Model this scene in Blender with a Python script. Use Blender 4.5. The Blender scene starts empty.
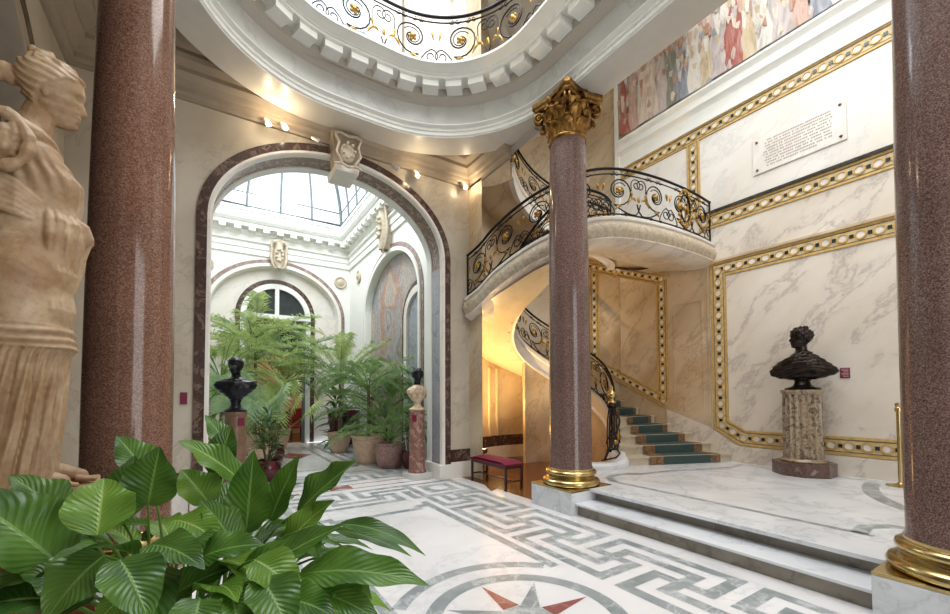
WORLD = 1.6; P_HALL = 700; P_STAIR = 260; P_GARDEN = 470; P_REAR = 110; P_UP = 420; EXPO = 0.12
import bpy, math, random
from mathutils import Vector, Matrix
R = random.Random(7)
PI = math.pi
COL = bpy.context.scene.collection

# ---------------------------------------------------------------- mesh helpers
class MB:
    def __init__(s): s.v = []; s.f = []; s.uv = []; s.mi = []
    def add(s, vs, fs, uvs=None, mi=0):
        b = len(s.v); s.v += [tuple(p) for p in vs]
        for k, f in enumerate(fs):
            s.f.append([i + b for i in f]); s.mi.append(mi)
            s.uv.append(uvs[k] if uvs else None)
        return s
    def quad(s, a, b, c, d, mi=0): return s.add([a, b, c, d], [[0, 1, 2, 3]], None, mi)
    def poly(s, pts, mi=0): return s.add(pts, [list(range(len(pts)))], None, mi)
    def box(s, x0, x1, y0, y1, z0, z1, mi=0):
        v = [(x, y, z) for x in (x0, x1) for y in (y0, y1) for z in (z0, z1)]
        return s.add(v, [[0, 1, 3, 2], [4, 6, 7, 5], [0, 4, 5, 1], [2, 3, 7, 6], [0, 2, 6, 4], [1, 5, 7, 3]], None, mi)
    def grid(s, rows, cu=False, cv=False, mi=0, uv=False):
        n = len(rows); m = len(rows[0]); vs = [p for r in rows for p in r]; fs = []; uvs = []
        for i in range(n if cv else n - 1):
            for j in range(m if cu else m - 1):
                i2 = (i + 1) % n; j2 = (j + 1) % m
                fs.append([i * m + j, i * m + j2, i2 * m + j2, i2 * m + j])
                if uv: uvs.append([(j / (m - 1), i / (n - 1)), ((j + 1) / (m - 1), i / (n - 1)), ((j + 1) / (m - 1), (i + 1) / (n - 1)), (j / (m - 1), (i + 1) / (n - 1))])
        return s.add(vs, fs, uvs if uv else None, mi)
    def lathe(s, prof, c=(0, 0, 0), n=32, mi=0, cap=True):
        rows = [[(c[0] + r * math.cos(2 * PI * k / n), c[1] + r * math.sin(2 * PI * k / n), c[2] + z) for k in range(n)] for r, z in prof]
        s.grid(rows, cu=True, mi=mi)
        if cap:
            s.poly(rows[-1], mi); s.poly(rows[0][::-1], mi)
        return s
    def tube(s, pts, r, n=6, closed=False, mi=0):
        P = [Vector(p) for p in pts]; L = len(P)
        if L < 2: return s
        rr = r if isinstance(r, (list, tuple)) else [r] * L
        rows = []; up = Vector((0, 0, 1)); prev = None
        for i in range(L):
            if closed: t = P[(i + 1) % L] - P[i - 1]
            else: t = P[min(i + 1, L - 1)] - P[max(i - 1, 0)]
            if t.length < 1e-9: t = Vector((0, 0, 1))
            t.normalize()
            if prev is None:
                a = up if abs(t.z) < .9 else Vector((1, 0, 0))
                u = t.cross(a).normalized()
            else:
                u = (prev - t * prev.dot(t)).normalized() if (prev - t * prev.dot(t)).length > 1e-6 else t.orthogonal().normalized()
            prev = u; w = t.cross(u)
            rows.append([tuple(P[i] + (u * math.cos(2 * PI * k / n) + w * math.sin(2 * PI * k / n)) * rr[i]) for k in range(n)])
        s.grid(rows, cu=True, cv=closed, mi=mi)
        if not closed: s.poly(rows[0][::-1], mi); s.poly(rows[-1], mi)
        return s
    def prism(s, pts, z0, z1, mi=0):
        n = len(pts)
        s.poly([(x, y, z1) for x, y in pts], mi); s.poly([(x, y, z0) for x, y in pts][::-1], mi)
        for i in range(n):
            a = pts[i]; b = pts[(i + 1) % n]
            s.quad((a[0], a[1], z0), (b[0], b[1], z0), (b[0], b[1], z1), (a[0], a[1], z1), mi)
        return s
    def ball(s, c, r, n=10, m=6, mi=0, sq=(1, 1, 1)):
        rows = [[(c[0] + sq[0] * r * math.sin(PI * i / m) * math.cos(2 * PI * j / n), c[1] + sq[1] * r * math.sin(PI * i / m) * math.sin(2 * PI * j / n), c[2] - sq[2] * r * math.cos(PI * i / m)) for j in range(n)] for i in range(m + 1)]
        return s.grid(rows, cu=True, mi=mi)
    def xform(s, M, start=0):
        for i in range(start, len(s.v)): s.v[i] = tuple(M @ Vector(s.v[i]))
        return s
    def build(s, name, mats, parent=None, smooth=False, local=False, bevel=0, auto=None):
        if not isinstance(mats, (list, tuple)): mats = [mats]
        off = Vector((0, 0, 0)) if (parent is None or local) else world_loc(parent)
        me = bpy.data.meshes.new(name)
        me.from_pydata([(x - off.x, y - off.y, z - off.z) for x, y, z in s.v], [], s.f)
        for m in mats: me.materials.append(m)
        me.polygons.foreach_set('material_index', s.mi)
        if any(u is not None for u in s.uv):
            ul = me.uv_layers.new(name='UVMap')
            for p, u in zip(me.polygons, s.uv):
                if u:
                    for k, li in enumerate(p.loop_indices): ul.data[li].uv = u[k]
        if smooth:
            me.polygons.foreach_set('use_smooth', [True] * len(me.polygons))
            if auto: me.set_sharp_from_angle(angle=math.radians(auto))
        me.update()
        o = bpy.data.objects.new(name, me); COL.objects.link(o)
        if parent: o.parent = parent
        if bevel:
            md = o.modifiers.new('Bevel', 'BEVEL'); md.width = bevel; md.segments = 2; md.limit_method = 'ANGLE'
        return o

def world_loc(o):
    v = Vector((0, 0, 0))
    while o: v += o.location; o = o.parent
    return v
def tag(o, label=None, cat=None, group=None, kind=None):
    if label: o['label'] = label
    if cat: o['category'] = cat
    if group: o['group'] = group
    if kind: o['kind'] = kind
    return o
def thing(name, label, cat, loc=(0, 0, 0), rz=0, group=None):
    o = bpy.data.objects.new(name, None); COL.objects.link(o); o.location = loc; o.rotation_euler = (0, 0, rz)
    o.empty_display_size = .1
    return tag(o, label, cat, group)
def struct(name, loc=(0, 0, 0)):
    o = bpy.data.objects.new(name, None); COL.objects.link(o); o.location = loc; o['kind'] = 'structure'; return o
def copy_tree(o, parent=None):
    c = o.copy(); COL.objects.link(c); c.parent = parent
    for ch in [x for x in bpy.data.objects if x.parent == o]: copy_tree(ch, c)
    return c
def lerp(a, b, t): return a + (b - a) * t
def interp(tab, x):
    if x <= tab[0][0]: return tab[0][1]
    for (a, fa), (b, fb) in zip(tab, tab[1:]):
        if x <= b: return fa + (fb - fa) * (x - a) / (b - a)
    return tab[-1][1]
def sm(tab, x):   # smoothstep interpolation
    if x <= tab[0][0]: return tab[0][1]
    for (a, fa), (b, fb) in zip(tab, tab[1:]):
        if x <= b:
            t = (x - a) / (b - a); t = t * t * (3 - 2 * t); return fa + (fb - fa) * t
    return tab[-1][1]
def bez(p0, p1, p2, t): return p0 * (1 - t) ** 2 + p1 * 2 * t * (1 - t) + p2 * t * t

# ---------------------------------------------------------------- camera
F, YAW, PIT, ROLL, CY, H = 415.06, 0.572, 0.03199, -0.0033, 381.87, 1.55
_fw = Vector((math.sin(YAW) * math.cos(PIT), math.cos(YAW) * math.cos(PIT), math.sin(PIT)))
_rt = Vector((math.cos(YAW), -math.sin(YAW), 0)); _up = _rt.cross(_fw)
_r2 = _rt * math.cos(ROLL) + _up * math.sin(ROLL); _u2 = _up * math.cos(ROLL) - _rt * math.sin(ROLL)
cam = bpy.data.objects.new('camera', bpy.data.cameras.new('camera')); COL.objects.link(cam)
cam.matrix_world = Matrix(((_r2.x, _u2.x, -_fw.x, 0), (_r2.y, _u2.y, -_fw.y, 0), (_r2.z, _u2.z, -_fw.z, H), (0, 0, 0, 1)))
cam.data.sensor_width = 36; cam.data.lens = F / 950 * 36; cam.data.shift_y = (CY - 307) / 950
cam.data.clip_start = .05
bpy.context.scene.camera = cam
def un(u, v, **k):       # a point of the place on a given plane
    d = _fw + _r2 * ((u - 475) / F) - _u2 * ((v - CY) / F)
    (ax, val), = k.items(); o = Vector((0, 0, H))
    if ax == 'w': return o + d * val
    i = 'xyz'.index(ax)
    return o + d * ((val - o[i]) / d[i])

# ---------------------------------------------------------------- materials
def newmat(name):
    m = bpy.data.materials.new(name); m.use_nodes = True; nt = m.node_tree
    b = nt.nodes['Principled BSDF']; return m, nt, b
def N(nt, t, **k):
    n = nt.nodes.new(t)
    for a, v in k.items():
        if a.startswith('i_'):
            n.inputs[a[2:].replace('_', ' ')].default_value = v
        else: setattr(n, a, v)
    return n
def ramp(nt, stops, src, interp_='LINEAR'):
    r = nt.nodes.new('ShaderNodeValToRGB'); e = r.color_ramp; e.interpolation = interp_
    while len(e.elements) < len(stops): e.elements.new(.5)
    for el, (p, c) in zip(e.elements, stops): el.position = p; el.color = (*c, 1) if len(c) == 3 else c
    nt.links.new(src, r.inputs[0]); return r.outputs[0]
def srgb(r, g, b):
    f = lambda c: ((c / 255 + .055) / 1.055) ** 2.4 if c > 10 else c / 255 / 12.92
    return (f(r), f(g), f(b))
def coords(nt, scale=(1, 1, 1), rot=(0, 0, 0), out='Object'):
    tc = nt.nodes.new('ShaderNodeTexCoord'); mp = nt.nodes.new('ShaderNodeMapping')
    mp.inputs['Scale'].default_value = scale; mp.inputs['Rotation'].default_value = rot
    nt.links.new(tc.outputs[out], mp.inputs[0]); return mp.outputs[0]
def mixc(nt, a, b, f, bt='MIX'):
    m = nt.nodes.new('ShaderNodeMix'); m.data_type = 'RGBA'; m.blend_type = bt
    for inp, v in ((m.inputs[6], a), (m.inputs[7], b), (m.inputs[0], f)):
        if hasattr(v, 'links') or hasattr(v, 'is_output'): nt.links.new(v, inp)
        else: inp.default_value = (*v, 1) if isinstance(v, tuple) and len(v) == 3 else v
    return m.outputs[2]
def bump(nt, b, src, strength=.3, dist=.01):
    n = nt.nodes.new('ShaderNodeBump'); n.inputs['Strength'].default_value = strength; n.inputs['Distance'].default_value = dist
    nt.links.new(src, n.inputs['Height']); nt.links.new(n.outputs[0], b.inputs['Normal'])
def plain(name, c, rough=.5, metal=0, spec=.5, noise=.06, nscale=6, bmp=0):
    m, nt, b = newmat(name)
    n = N(nt, 'ShaderNodeTexNoise', i_Scale=nscale, i_Detail=4.0); nt.links.new(coords(nt), n.inputs['Vector'])
    d = tuple(max(0, x * (1 - noise * 2)) for x in c); l = tuple(min(1, x * (1 + noise)) for x in c)
    nt.links.new(ramp(nt, [(.3, d), (.7, l)], n.outputs['Fac']), b.inputs['Base Color'])
    b.inputs['Roughness'].default_value = rough; b.inputs['Metallic'].default_value = metal
    b.inputs['Specular IOR Level'].default_value = spec
    if bmp: bump(nt, b, n.outputs['Fac'], bmp, .01)
    return m
def marble(name, base, vein, tint=None, scale=1.0, rough=.25, veinw=.06, amount=.7, rot=(.3, .5, .7), stretch=None):
    m, nt, b = newmat(name); co = coords(nt, (scale,) * 3, rot)
    if stretch:
        co.node.vector_type = 'TEXTURE'; co.node.inputs['Scale'].default_value = (1 / scale, stretch / scale, 1 / scale); co.node.inputs['Rotation'].default_value = (-.8, .35, .2)
    n1 = N(nt, 'ShaderNodeTexNoise', i_Scale=1.2, i_Detail=5.0, i_Roughness=.6); nt.links.new(co, n1.inputs['Vector'])
    add = nt.nodes.new('ShaderNodeVectorMath'); add.operation = 'MULTIPLY_ADD'
    nt.links.new(n1.outputs['Color'], add.inputs[0]); add.inputs[1].default_value = (1.6,) * 3; nt.links.new(co, add.inputs[2])
    n2 = N(nt, 'ShaderNodeTexNoise', i_Scale=.9, i_Detail=6.0, i_Roughness=.55); nt.links.new(add.outputs[0], n2.inputs['Vector'])
    ab = nt.nodes.new('ShaderNodeMath'); ab.operation = 'SUBTRACT'; nt.links.new(n2.outputs['Fac'], ab.inputs[0]); ab.inputs[1].default_value = .5
    a2 = nt.nodes.new('ShaderNodeMath'); a2.operation = 'ABSOLUTE'; nt.links.new(ab.outputs[0], a2.inputs[0])
    v = ramp(nt, [(0, (1, 1, 1)), (veinw * .35, (.45,) * 3), (veinw, (.12,) * 3), (veinw * 2.5, (0, 0, 0))], a2.outputs[0])
    n3 = N(nt, 'ShaderNodeTexNoise', i_Scale=1.1, i_Detail=3.0); nt.links.new(co, n3.inputs['Vector'])
    bc = ramp(nt, [(.35, tint or tuple(x * .88 for x in base)), (.65, base)], n3.outputs['Fac'])
    mm = nt.nodes.new('ShaderNodeMath'); mm.operation = 'MULTIPLY'; nt.links.new(v, mm.inputs[0]); mm.inputs[1].default_value = amount
    nt.links.new(mixc(nt, bc, vein, mm.outputs[0]), b.inputs['Base Color'])
    b.inputs['Roughness'].default_value = rough
    return m
def breccia(name, cols, scale=6, rough=.2, distort=1.5):
    m, nt, b = newmat(name); co = coords(nt)
    n = N(nt, 'ShaderNodeTexNoise', i_Scale=scale, i_Detail=6.0, i_Roughness=.65, i_Distortion=distort); nt.links.new(co, n.inputs['Vector'])
    k = len(cols); st = [(.3 + .4 * i / (k - 1), c) for i, c in enumerate(cols)]
    nt.links.new(ramp(nt, st, n.outputs['Fac']), b.inputs['Base Color']); b.inputs['Roughness'].default_value = rough
    return m
def granite(name, c1, c2, c3, rough=.12):
    m, nt, b = newmat(name); co = coords(nt)
    v = N(nt, 'ShaderNodeTexVoronoi', i_Scale=150.0); nt.links.new(co, v.inputs['Vector'])
    n = N(nt, 'ShaderNodeTexNoise', i_Scale=80.0, i_Detail=3.0); nt.links.new(co, n.inputs['Vector'])
    sep = nt.nodes.new('ShaderNodeSeparateColor'); nt.links.new(v.outputs['Color'], sep.inputs[0])
    a = ramp(nt, [(.0, c1), (.35, c2), (.7, c3), (.95, tuple(min(1, x * 1.6) for x in c3))], sep.outputs[0])
    bb = ramp(nt, [(.35, tuple(x * .45 for x in c1)), (.6, c2)], n.outputs['Fac'])
    n3 = N(nt, 'ShaderNodeTexNoise', i_Scale=1.5, i_Detail=2.0); nt.links.new(co, n3.inputs['Vector'])
    mx = mixc(nt, a, bb, .4)
    d = ramp(nt, [(.3, (.82, .82, .82)), (.7, (1.1, 1.05, 1.05))], n3.outputs['Fac'])
    nt.links.new(mixc(nt, mx, d, 1.0, 'MULTIPLY'), b.inputs['Base Color'])
    b.inputs['Roughness'].default_value = rough
    return m

M = {}
M['floor_white'] = marble('floor_white', srgb(226, 224, 224), srgb(178, 180, 184), srgb(214, 212, 212), .8, .22, .03, .35)
M['inlay_grey'] = marble('inlay_grey', srgb(150, 156, 158), srgb(206, 209, 210), srgb(120, 130, 132), 3.2, .28, .05, .7)
M['inlay_red'] = marble('inlay_red', srgb(150, 92, 86), srgb(190, 150, 142), srgb(128, 76, 72), 3, .25, .03, .5)
M['step'] = marble('step_marble', srgb(222, 224, 228), srgb(160, 165, 172), srgb(208, 210, 214), 1.2, .25, .04, .5)
M['stair_step_shaded'] = marble('stair_step_marble_shaded', srgb(206, 194, 174), srgb(150, 138, 120), srgb(190, 176, 154), 1.2, .3, .04, .5)  # darker, warmer step marble: the landing's shade is put into the colour
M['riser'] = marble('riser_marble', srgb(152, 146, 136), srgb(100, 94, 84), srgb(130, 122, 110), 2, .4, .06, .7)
M['wall'] = marble('wall_marble', srgb(226, 217, 205), srgb(158, 148, 142), srgb(214, 203, 188), 1.15, .28, .035, .6, stretch=3.2)
M['wall_pale'] = marble('wall_marble_pale', srgb(232, 228, 222), srgb(186, 184, 186), srgb(224, 216, 204), .9, .3, .03, .4, stretch=3)
M['wall_arch'] = marble('wall_marble_aisle', srgb(198, 188, 172), srgb(146, 134, 120), srgb(180, 168, 150), 1.1, .3, .035, .45, stretch=2.4)
M['wall_stair'] = marble('wall_marble_stair', srgb(210, 194, 168), srgb(140, 112, 88), srgb(184, 160, 128), 1.2, .28, .035, .5, stretch=3)
M['niche'] = marble('niche_marble', srgb(222, 206, 176), srgb(180, 156, 124), srgb(212, 192, 158), 1.2, .3, .02, .3)
M['breccia'] = breccia('dark_breccia', [srgb(42, 28, 26), srgb(80, 58, 52), srgb(60, 42, 38), srgb(122, 100, 88), srgb(52, 36, 34)], 5, .2)
M['breccia_pink'] = breccia('rose_breccia', [srgb(110, 84, 80), srgb(150, 128, 122), srgb(120, 94, 90), srgb(178, 162, 152), srgb(100, 78, 76)], 7, .25)
M['bluegrey'] = breccia('blue_grey_marble', [srgb(120, 124, 134), srgb(158, 162, 170), srgb(136, 138, 148)], 4, .25)
M['white'] = plain('white_plaster', srgb(232, 232, 227), .6, noise=.02)
M['plaster'] = plain('greige_plaster', srgb(188, 180, 168), .7, noise=.02)
M['ring_soffit'] = plain('soffit_plaster', srgb(208, 203, 194), .35, noise=.02)
M['cornice'] = plain('cornice_plaster', srgb(158, 144, 126), .6, noise=.04)
M['frieze'] = marble('frieze_marble', srgb(206, 206, 202), srgb(164, 166, 164), srgb(194, 196, 192), 1.5, .3, .06, .5)
M['granite'] = granite('red_granite', srgb(72, 54, 50), srgb(108, 84, 78), srgb(130, 108, 102))
M['granite_brown'] = granite('brown_granite', srgb(88, 60, 48), srgb(126, 90, 74), srgb(140, 110, 94))
M['gold'] = plain('gilt_bronze', srgb(176, 140, 78), .36, 1, noise=.15, nscale=20, bmp=.1)
M['gold_old'] = plain('aged_gilt_bronze', srgb(150, 112, 62), .35, 1, noise=.3, nscale=14, bmp=.3)
M['brass'] = plain('polished_brass', srgb(198, 176, 124), .22, 1, noise=.08, nscale=8)
M['gold_paint'] = plain('gilded_moulding', srgb(206, 170, 100), .5, .15, noise=.12, nscale=18)
M['band_ground'] = plain('ochre_marble_ground', srgb(212, 190, 144), .4, 0, noise=.14, nscale=12)
M['dark_marble'] = plain('dark_green_marble', srgb(52, 50, 44), .25, noise=.3, nscale=20)
M['iron'] = plain('black_wrought_iron', srgb(34, 30, 32), .38, .7, noise=.1)
M['stone_carved'] = plain('carved_stone', srgb(200, 186, 164), .6, noise=.12, nscale=22, bmp=.7)
M['statue'] = None
M['bronze'] = plain('dark_bronze', srgb(50, 42, 38), .26, .75, noise=.25, nscale=9)
M['bronze_black'] = plain('black_bronze', srgb(26, 27, 32), .3, .5, noise=.2, nscale=9)
M['velvet'] = plain('crimson_velvet', srgb(112, 8, 50), .8, noise=.1, nscale=30)
M['dark_wood'] = plain('dark_mahogany', srgb(52, 30, 28), .35, noise=.15, nscale=12)
M['carpet'] = plain('green_carpet', srgb(58, 76, 74), .95, noise=.12, nscale=60, bmp=.3)
M['carpet_border'] = breccia('carpet_border', [srgb(104, 74, 50), srgb(146, 116, 80), srgb(84, 56, 40), srgb(126, 92, 64)], 22, .95)
M['soil'] = plain('potting_soil', srgb(46, 34, 26), .95, noise=.3, nscale=40, bmp=.8)
M['terracotta'] = plain('pale_terracotta', srgb(208, 178, 154), .75, noise=.1, nscale=10, bmp=.1)
M['pot_marble'] = breccia('mottled_pot_marble', [srgb(110, 66, 66), srgb(170, 140, 134), srgb(130, 84, 84), srgb(196, 176, 166)], 14, .3)
M['pot_red'] = plain('oxblood_glaze', srgb(84, 26, 34), .18, noise=.15)
M['ped_red'] = breccia('red_alabaster', [srgb(104, 66, 60), srgb(142, 102, 92), srgb(120, 82, 74), srgb(170, 138, 120), srgb(132, 92, 82)], 5, .25)
M['ped_brown'] = breccia('brown_alabaster', [srgb(92, 68, 54), srgb(132, 104, 80), srgb(108, 80, 64), srgb(146, 120, 96)], 6, .3)
M['ped_stat'] = breccia('rust_marble', [srgb(110, 56, 34), srgb(146, 84, 56), srgb(120, 64, 44)], 5, .3)
M['fluted'] = breccia('mottled_column_marble', [srgb(54, 44, 40), srgb(124, 108, 90), srgb(168, 150, 124), srgb(80, 66, 58), srgb(142, 122, 100)], 9, .3, .7)
M['ped_base'] = breccia('dark_base_marble', [srgb(52, 38, 36), srgb(104, 76, 68), srgb(76, 56, 52), srgb(150, 130, 118)], 6, .25)
M['sign'] = plain('burgundy_label', srgb(110, 18, 48), .5, noise=.05)
M['ink'] = plain('pale_ink', srgb(214, 170, 180), .6, noise=.02)
M['glassframe'] = plain('grey_iron_frame', srgb(104, 114, 118), .5, .3, noise=.05)
M['trunk'] = plain('palm_trunk', srgb(104, 88, 66), .9, noise=.3, nscale=25, bmp=.8)
M['stem'] = plain('green_stem', srgb(92, 130, 44), .5, noise=.1)
M['engrave'] = plain('engraved_letters', srgb(170, 160, 150), .7, noise=.02)
M['lampblack'] = plain('spot_housing', srgb(200, 196, 190), .3, .6, noise=.03)
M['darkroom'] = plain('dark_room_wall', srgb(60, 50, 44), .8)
M['cream'] = plain('cream_wall', srgb(196, 176, 140), .8)
M['redsilk'] = plain('red_upholstery', srgb(120, 22, 34), .7)

def emit(name, c, s):
    m, nt, b = newmat(name); b.inputs['Emission Color'].default_value = (*c, 1); b.inputs['Emission Strength'].default_value = s
    b.inputs['Base Color'].default_value = (*c, 1); return m
M['bulb'] = emit('lamp_glow', (1, .86, .62), 40)
M['bulb_warm'] = emit('uplight_glow', (1, .75, .4), 14)

def parquet():
    m, nt, b = newmat('oak_parquet'); co = coords(nt, (1, 1, 1), (0, 0, .78))
    br = N(nt, 'ShaderNodeTexBrick', i_Scale=1.0, i_Mortar_Size=.004, i_Brick_Width=.5, i_Row_Height=.09)
    br.inputs['Color1'].default_value = (*srgb(120, 74, 40), 1); br.inputs['Color2'].default_value = (*srgb(92, 54, 28), 1); br.inputs['Mortar'].default_value = (*srgb(40, 22, 12), 1)
    nt.links.new(co, br.inputs['Vector']); nt.links.new(br.outputs['Color'], b.inputs['Base Color']); b.inputs['Roughness'].default_value = .25
    return m
M['parquet'] = parquet()

def statue_mat():
    m, nt, b = newmat('antique_marble'); co = coords(nt)
    n = N(nt, 'ShaderNodeTexNoise', i_Scale=3.0, i_Detail=8.0, i_Roughness=.65, i_Distortion=.6); nt.links.new(co, n.inputs['Vector'])
    c = ramp(nt, [(.28, srgb(122, 86, 56)), (.45, srgb(158, 128, 96)), (.6, srgb(182, 158, 130)), (.75, srgb(200, 182, 158))], n.outputs['Fac'])
    n2 = N(nt, 'ShaderNodeTexNoise', i_Scale=40.0, i_Detail=6.0); nt.links.new(co, n2.inputs['Vector'])
    nt.links.new(mixc(nt, c, ramp(nt, [(.3, (.75, .7, .65)), (.55, (1, 1, 1))], n2.outputs['Fac']), .7, 'MULTIPLY'), b.inputs['Base Color'])
    b.inputs['Roughness'].default_value = .5; bump(nt, b, n2.outputs['Fac'], .25, .006); return m
M['statue'] = statue_mat()
M['bust_marble'] = plain('veined_bust_marble', srgb(204, 180, 150), .35, noise=.2, nscale=12)

def leafmat(name, c_dark, c_light, c_vein, freq=26, rough=.32, tr=.25):
    m, nt, b = newmat(name); tc = nt.nodes.new('ShaderNodeTexCoord'); sp = nt.nodes.new('ShaderNodeSeparateXYZ'); nt.links.new(tc.outputs['UV'], sp.inputs[0])
    def ma(op, a, b_=None, c_=None):
        n = nt.nodes.new('ShaderNodeMath'); n.operation = op
        for i, x in enumerate((a, b_, c_)):
            if x is None: continue
            if isinstance(x, (int, float)): n.inputs[i].default_value = x
            else: nt.links.new(x, n.inputs[i])
        return n.outputs[0]
    ax = ma('ABSOLUTE', ma('SUBTRACT', sp.outputs[0], .5))        # 0 midrib .. .5 edge
    nz = N(nt, 'ShaderNodeTexNoise', i_Scale=7.0, i_Detail=2.0); nt.links.new(tc.outputs['Object'], nz.inputs['Vector'])
    ph = ma('ADD', ma('SUBTRACT', sp.outputs[1], ma('MULTIPLY', ma('POWER', ax, .8), .5)), ma('MULTIPLY', nz.outputs['Fac'], .10))
    st = ma('SINE', ma('MULTIPLY', ph, freq * 6.283))
    rib = ma('LESS_THAN', ax, .025)
    no = N(nt, 'ShaderNodeTexNoise', i_Scale=5.0, i_Detail=3.0); nt.links.new(tc.outputs['Object'], no.inputs['Vector'])
    base = ramp(nt, [(.35, c_dark), (.65, c_light)], no.outputs['Fac'])
    lf = ma('MULTIPLY', ma('POWER', ma('MAXIMUM', st, 0), 3.0), .13)
    c = mixc(nt, base, c_vein, lf); c = mixc(nt, c, c_vein, ma('MULTIPLY', rib, .8))
    nt.links.new(c, b.inputs['Base Color']); b.inputs['Roughness'].default_value = rough
    bump(nt, b, st, .26, .005)
    tl = nt.nodes.new('ShaderNodeBsdfTranslucent'); nt.links.new(c, tl.inputs['Color'])
    mx = nt.nodes.new('ShaderNodeMixShader'); mx.inputs[0].default_value = tr
    nt.links.new(b.outputs[0], mx.inputs[1]); nt.links.new(tl.outputs[0], mx.inputs[2])
    nt.links.new(mx.outputs[0], nt.nodes['Material Output'].inputs[0]); return m
M['lily'] = leafmat('lily_leaf', srgb(42, 80, 26), srgb(84, 124, 42), srgb(128, 162, 84), 13, .34, .25)
M['lily_light'] = leafmat('lily_leaf_fresh', srgb(78, 120, 34), srgb(118, 156, 56), srgb(166, 192, 100), 13, .34, .35)
M['palm'] = leafmat('palm_leaf', srgb(84, 118, 66), srgb(134, 162, 100), srgb(130, 165, 90), 4, .4, .35)
M['palm_light'] = leafmat('palm_leaf_fresh', srgb(140, 164, 96), srgb(190, 204, 136), srgb(170, 196, 110), 4, .4, .4)
M['palm_blue'] = leafmat('fan_palm_leaf', srgb(116, 150, 108), srgb(176, 198, 152), srgb(170, 196, 160), 4, .4, .35)
M['palm_dark'] = leafmat('dark_leaf', srgb(36, 72, 30), srgb(62, 102, 40), srgb(90, 130, 60), 6, .35, .25)
def glassm():
    m, nt, b = newmat('skylight_glass'); nt.nodes.remove(b)
    t = nt.nodes.new('ShaderNodeBsdfTransparent'); t.inputs[0].default_value = (.93, .96, .97, 1)
    g = nt.nodes.new('ShaderNodeBsdfGlossy'); g.inputs['Roughness'].default_value = .1
    mx = nt.nodes.new('ShaderNodeMixShader'); mx.inputs[0].default_value = .06
    nt.links.new(t.outputs[0], mx.inputs[1]); nt.links.new(g.outputs[0], mx.inputs[2]); nt.links.new(mx.outputs[0], nt.nodes['Material Output'].inputs[0]); return m
M['glass'] = glassm()
M['darkglass'] = plain('dark_window_glass', srgb(40, 48, 50), .08, noise=.2)
def fresco(name, cols, sx, sz, seed=0):
    m, nt, b = newmat(name); co = coords(nt, (1, sx, sz)); 
    n = N(nt, 'ShaderNodeTexNoise', i_Scale=1.6, i_Detail=7.0, i_Roughness=.7); nt.links.new(co, n.inputs['Vector'])
    ad = nt.nodes.new('ShaderNodeVectorMath'); ad.operation = 'MULTIPLY_ADD'; nt.links.new(n.outputs['Color'], ad.inputs[0]); ad.inputs[1].default_value = (.3, .8, .9); nt.links.new(co, ad.inputs[2])
    v = N(nt, 'ShaderNodeTexVoronoi', i_Scale=1.0); v.feature = 'SMOOTH_F1'; v.inputs['Smoothness'].default_value = .7; nt.links.new(ad.outputs[0], v.inputs['Vector'])
    sp = nt.nodes.new('ShaderNodeSeparateColor'); nt.links.new(v.outputs['Color'], sp.inputs[0])
    k = len(cols); c = ramp(nt, [((i + .2) / k, cc) for i, cc in enumerate(cols)], sp.outputs[0])
    n2 = N(nt, 'ShaderNodeTexNoise', i_Scale=9.0, i_Detail=6.0, i_Roughness=.7, i_Distortion=1.2); nt.links.new(co, n2.inputs['Vector'])
    nt.links.new(mixc(nt, c, ramp(nt, [(.35, srgb(150, 128, 118)), (.6, srgb(255, 250, 244))], n2.outputs['Fac']), .6, 'MULTIPLY'), b.inputs['Base Color'])
    b.inputs['Roughness'].default_value = .8; return m
CRM = srgb(236, 222, 208)
M['fresco'] = fresco('processional_fresco', [CRM, srgb(214, 170, 152), srgb(232, 212, 196), srgb(192, 190, 192), srgb(226, 208, 200), srgb(192, 108, 96), srgb(236, 224, 210), srgb(156, 162, 176), srgb(228, 204, 178), srgb(222, 206, 198), srgb(200, 140, 122), srgb(234, 222, 210)], 3.6, 1.1)
def paint(name, c):
    m, nt, b = newmat(name); co = coords(nt, (1, 5, 1.2)); n = N(nt, 'ShaderNodeTexNoise', i_Scale=1.8, i_Detail=7.0, i_Roughness=.72, i_Distortion=.8); nt.links.new(co, n.inputs['Vector'])
    nt.links.new(ramp(nt, [(.32, tuple(x * .6 for x in c)), (.5, c), (.68, tuple(min(1, x * .6 + .25) for x in c))], n.outputs['Fac']), b.inputs['Base Color']); b.inputs['Roughness'].default_value = .85; return m
PAINT = [paint('paint_%s' % k, srgb(*c)) for k, c in (('cream', (206, 192, 178)), ('rose', (190, 160, 148)), ('red', (160, 92, 82)), ('blue', (134, 138, 150)), ('lilac', (184, 174, 172)), ('ochre', (192, 174, 146)), ('white', (208, 202, 194)), ('green', (128, 130, 118)), ('flesh', (172, 132, 112)), ('sky', (186, 186, 186)))]
M['fresco2'] = fresco('garden_fresco', [srgb(186, 178, 170), srgb(160, 166, 174), srgb(196, 180, 166), srgb(176, 144, 130), srgb(170, 176, 184), srgb(140, 136, 128), srgb(186, 180, 172)], 1.6, 1.0)
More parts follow.
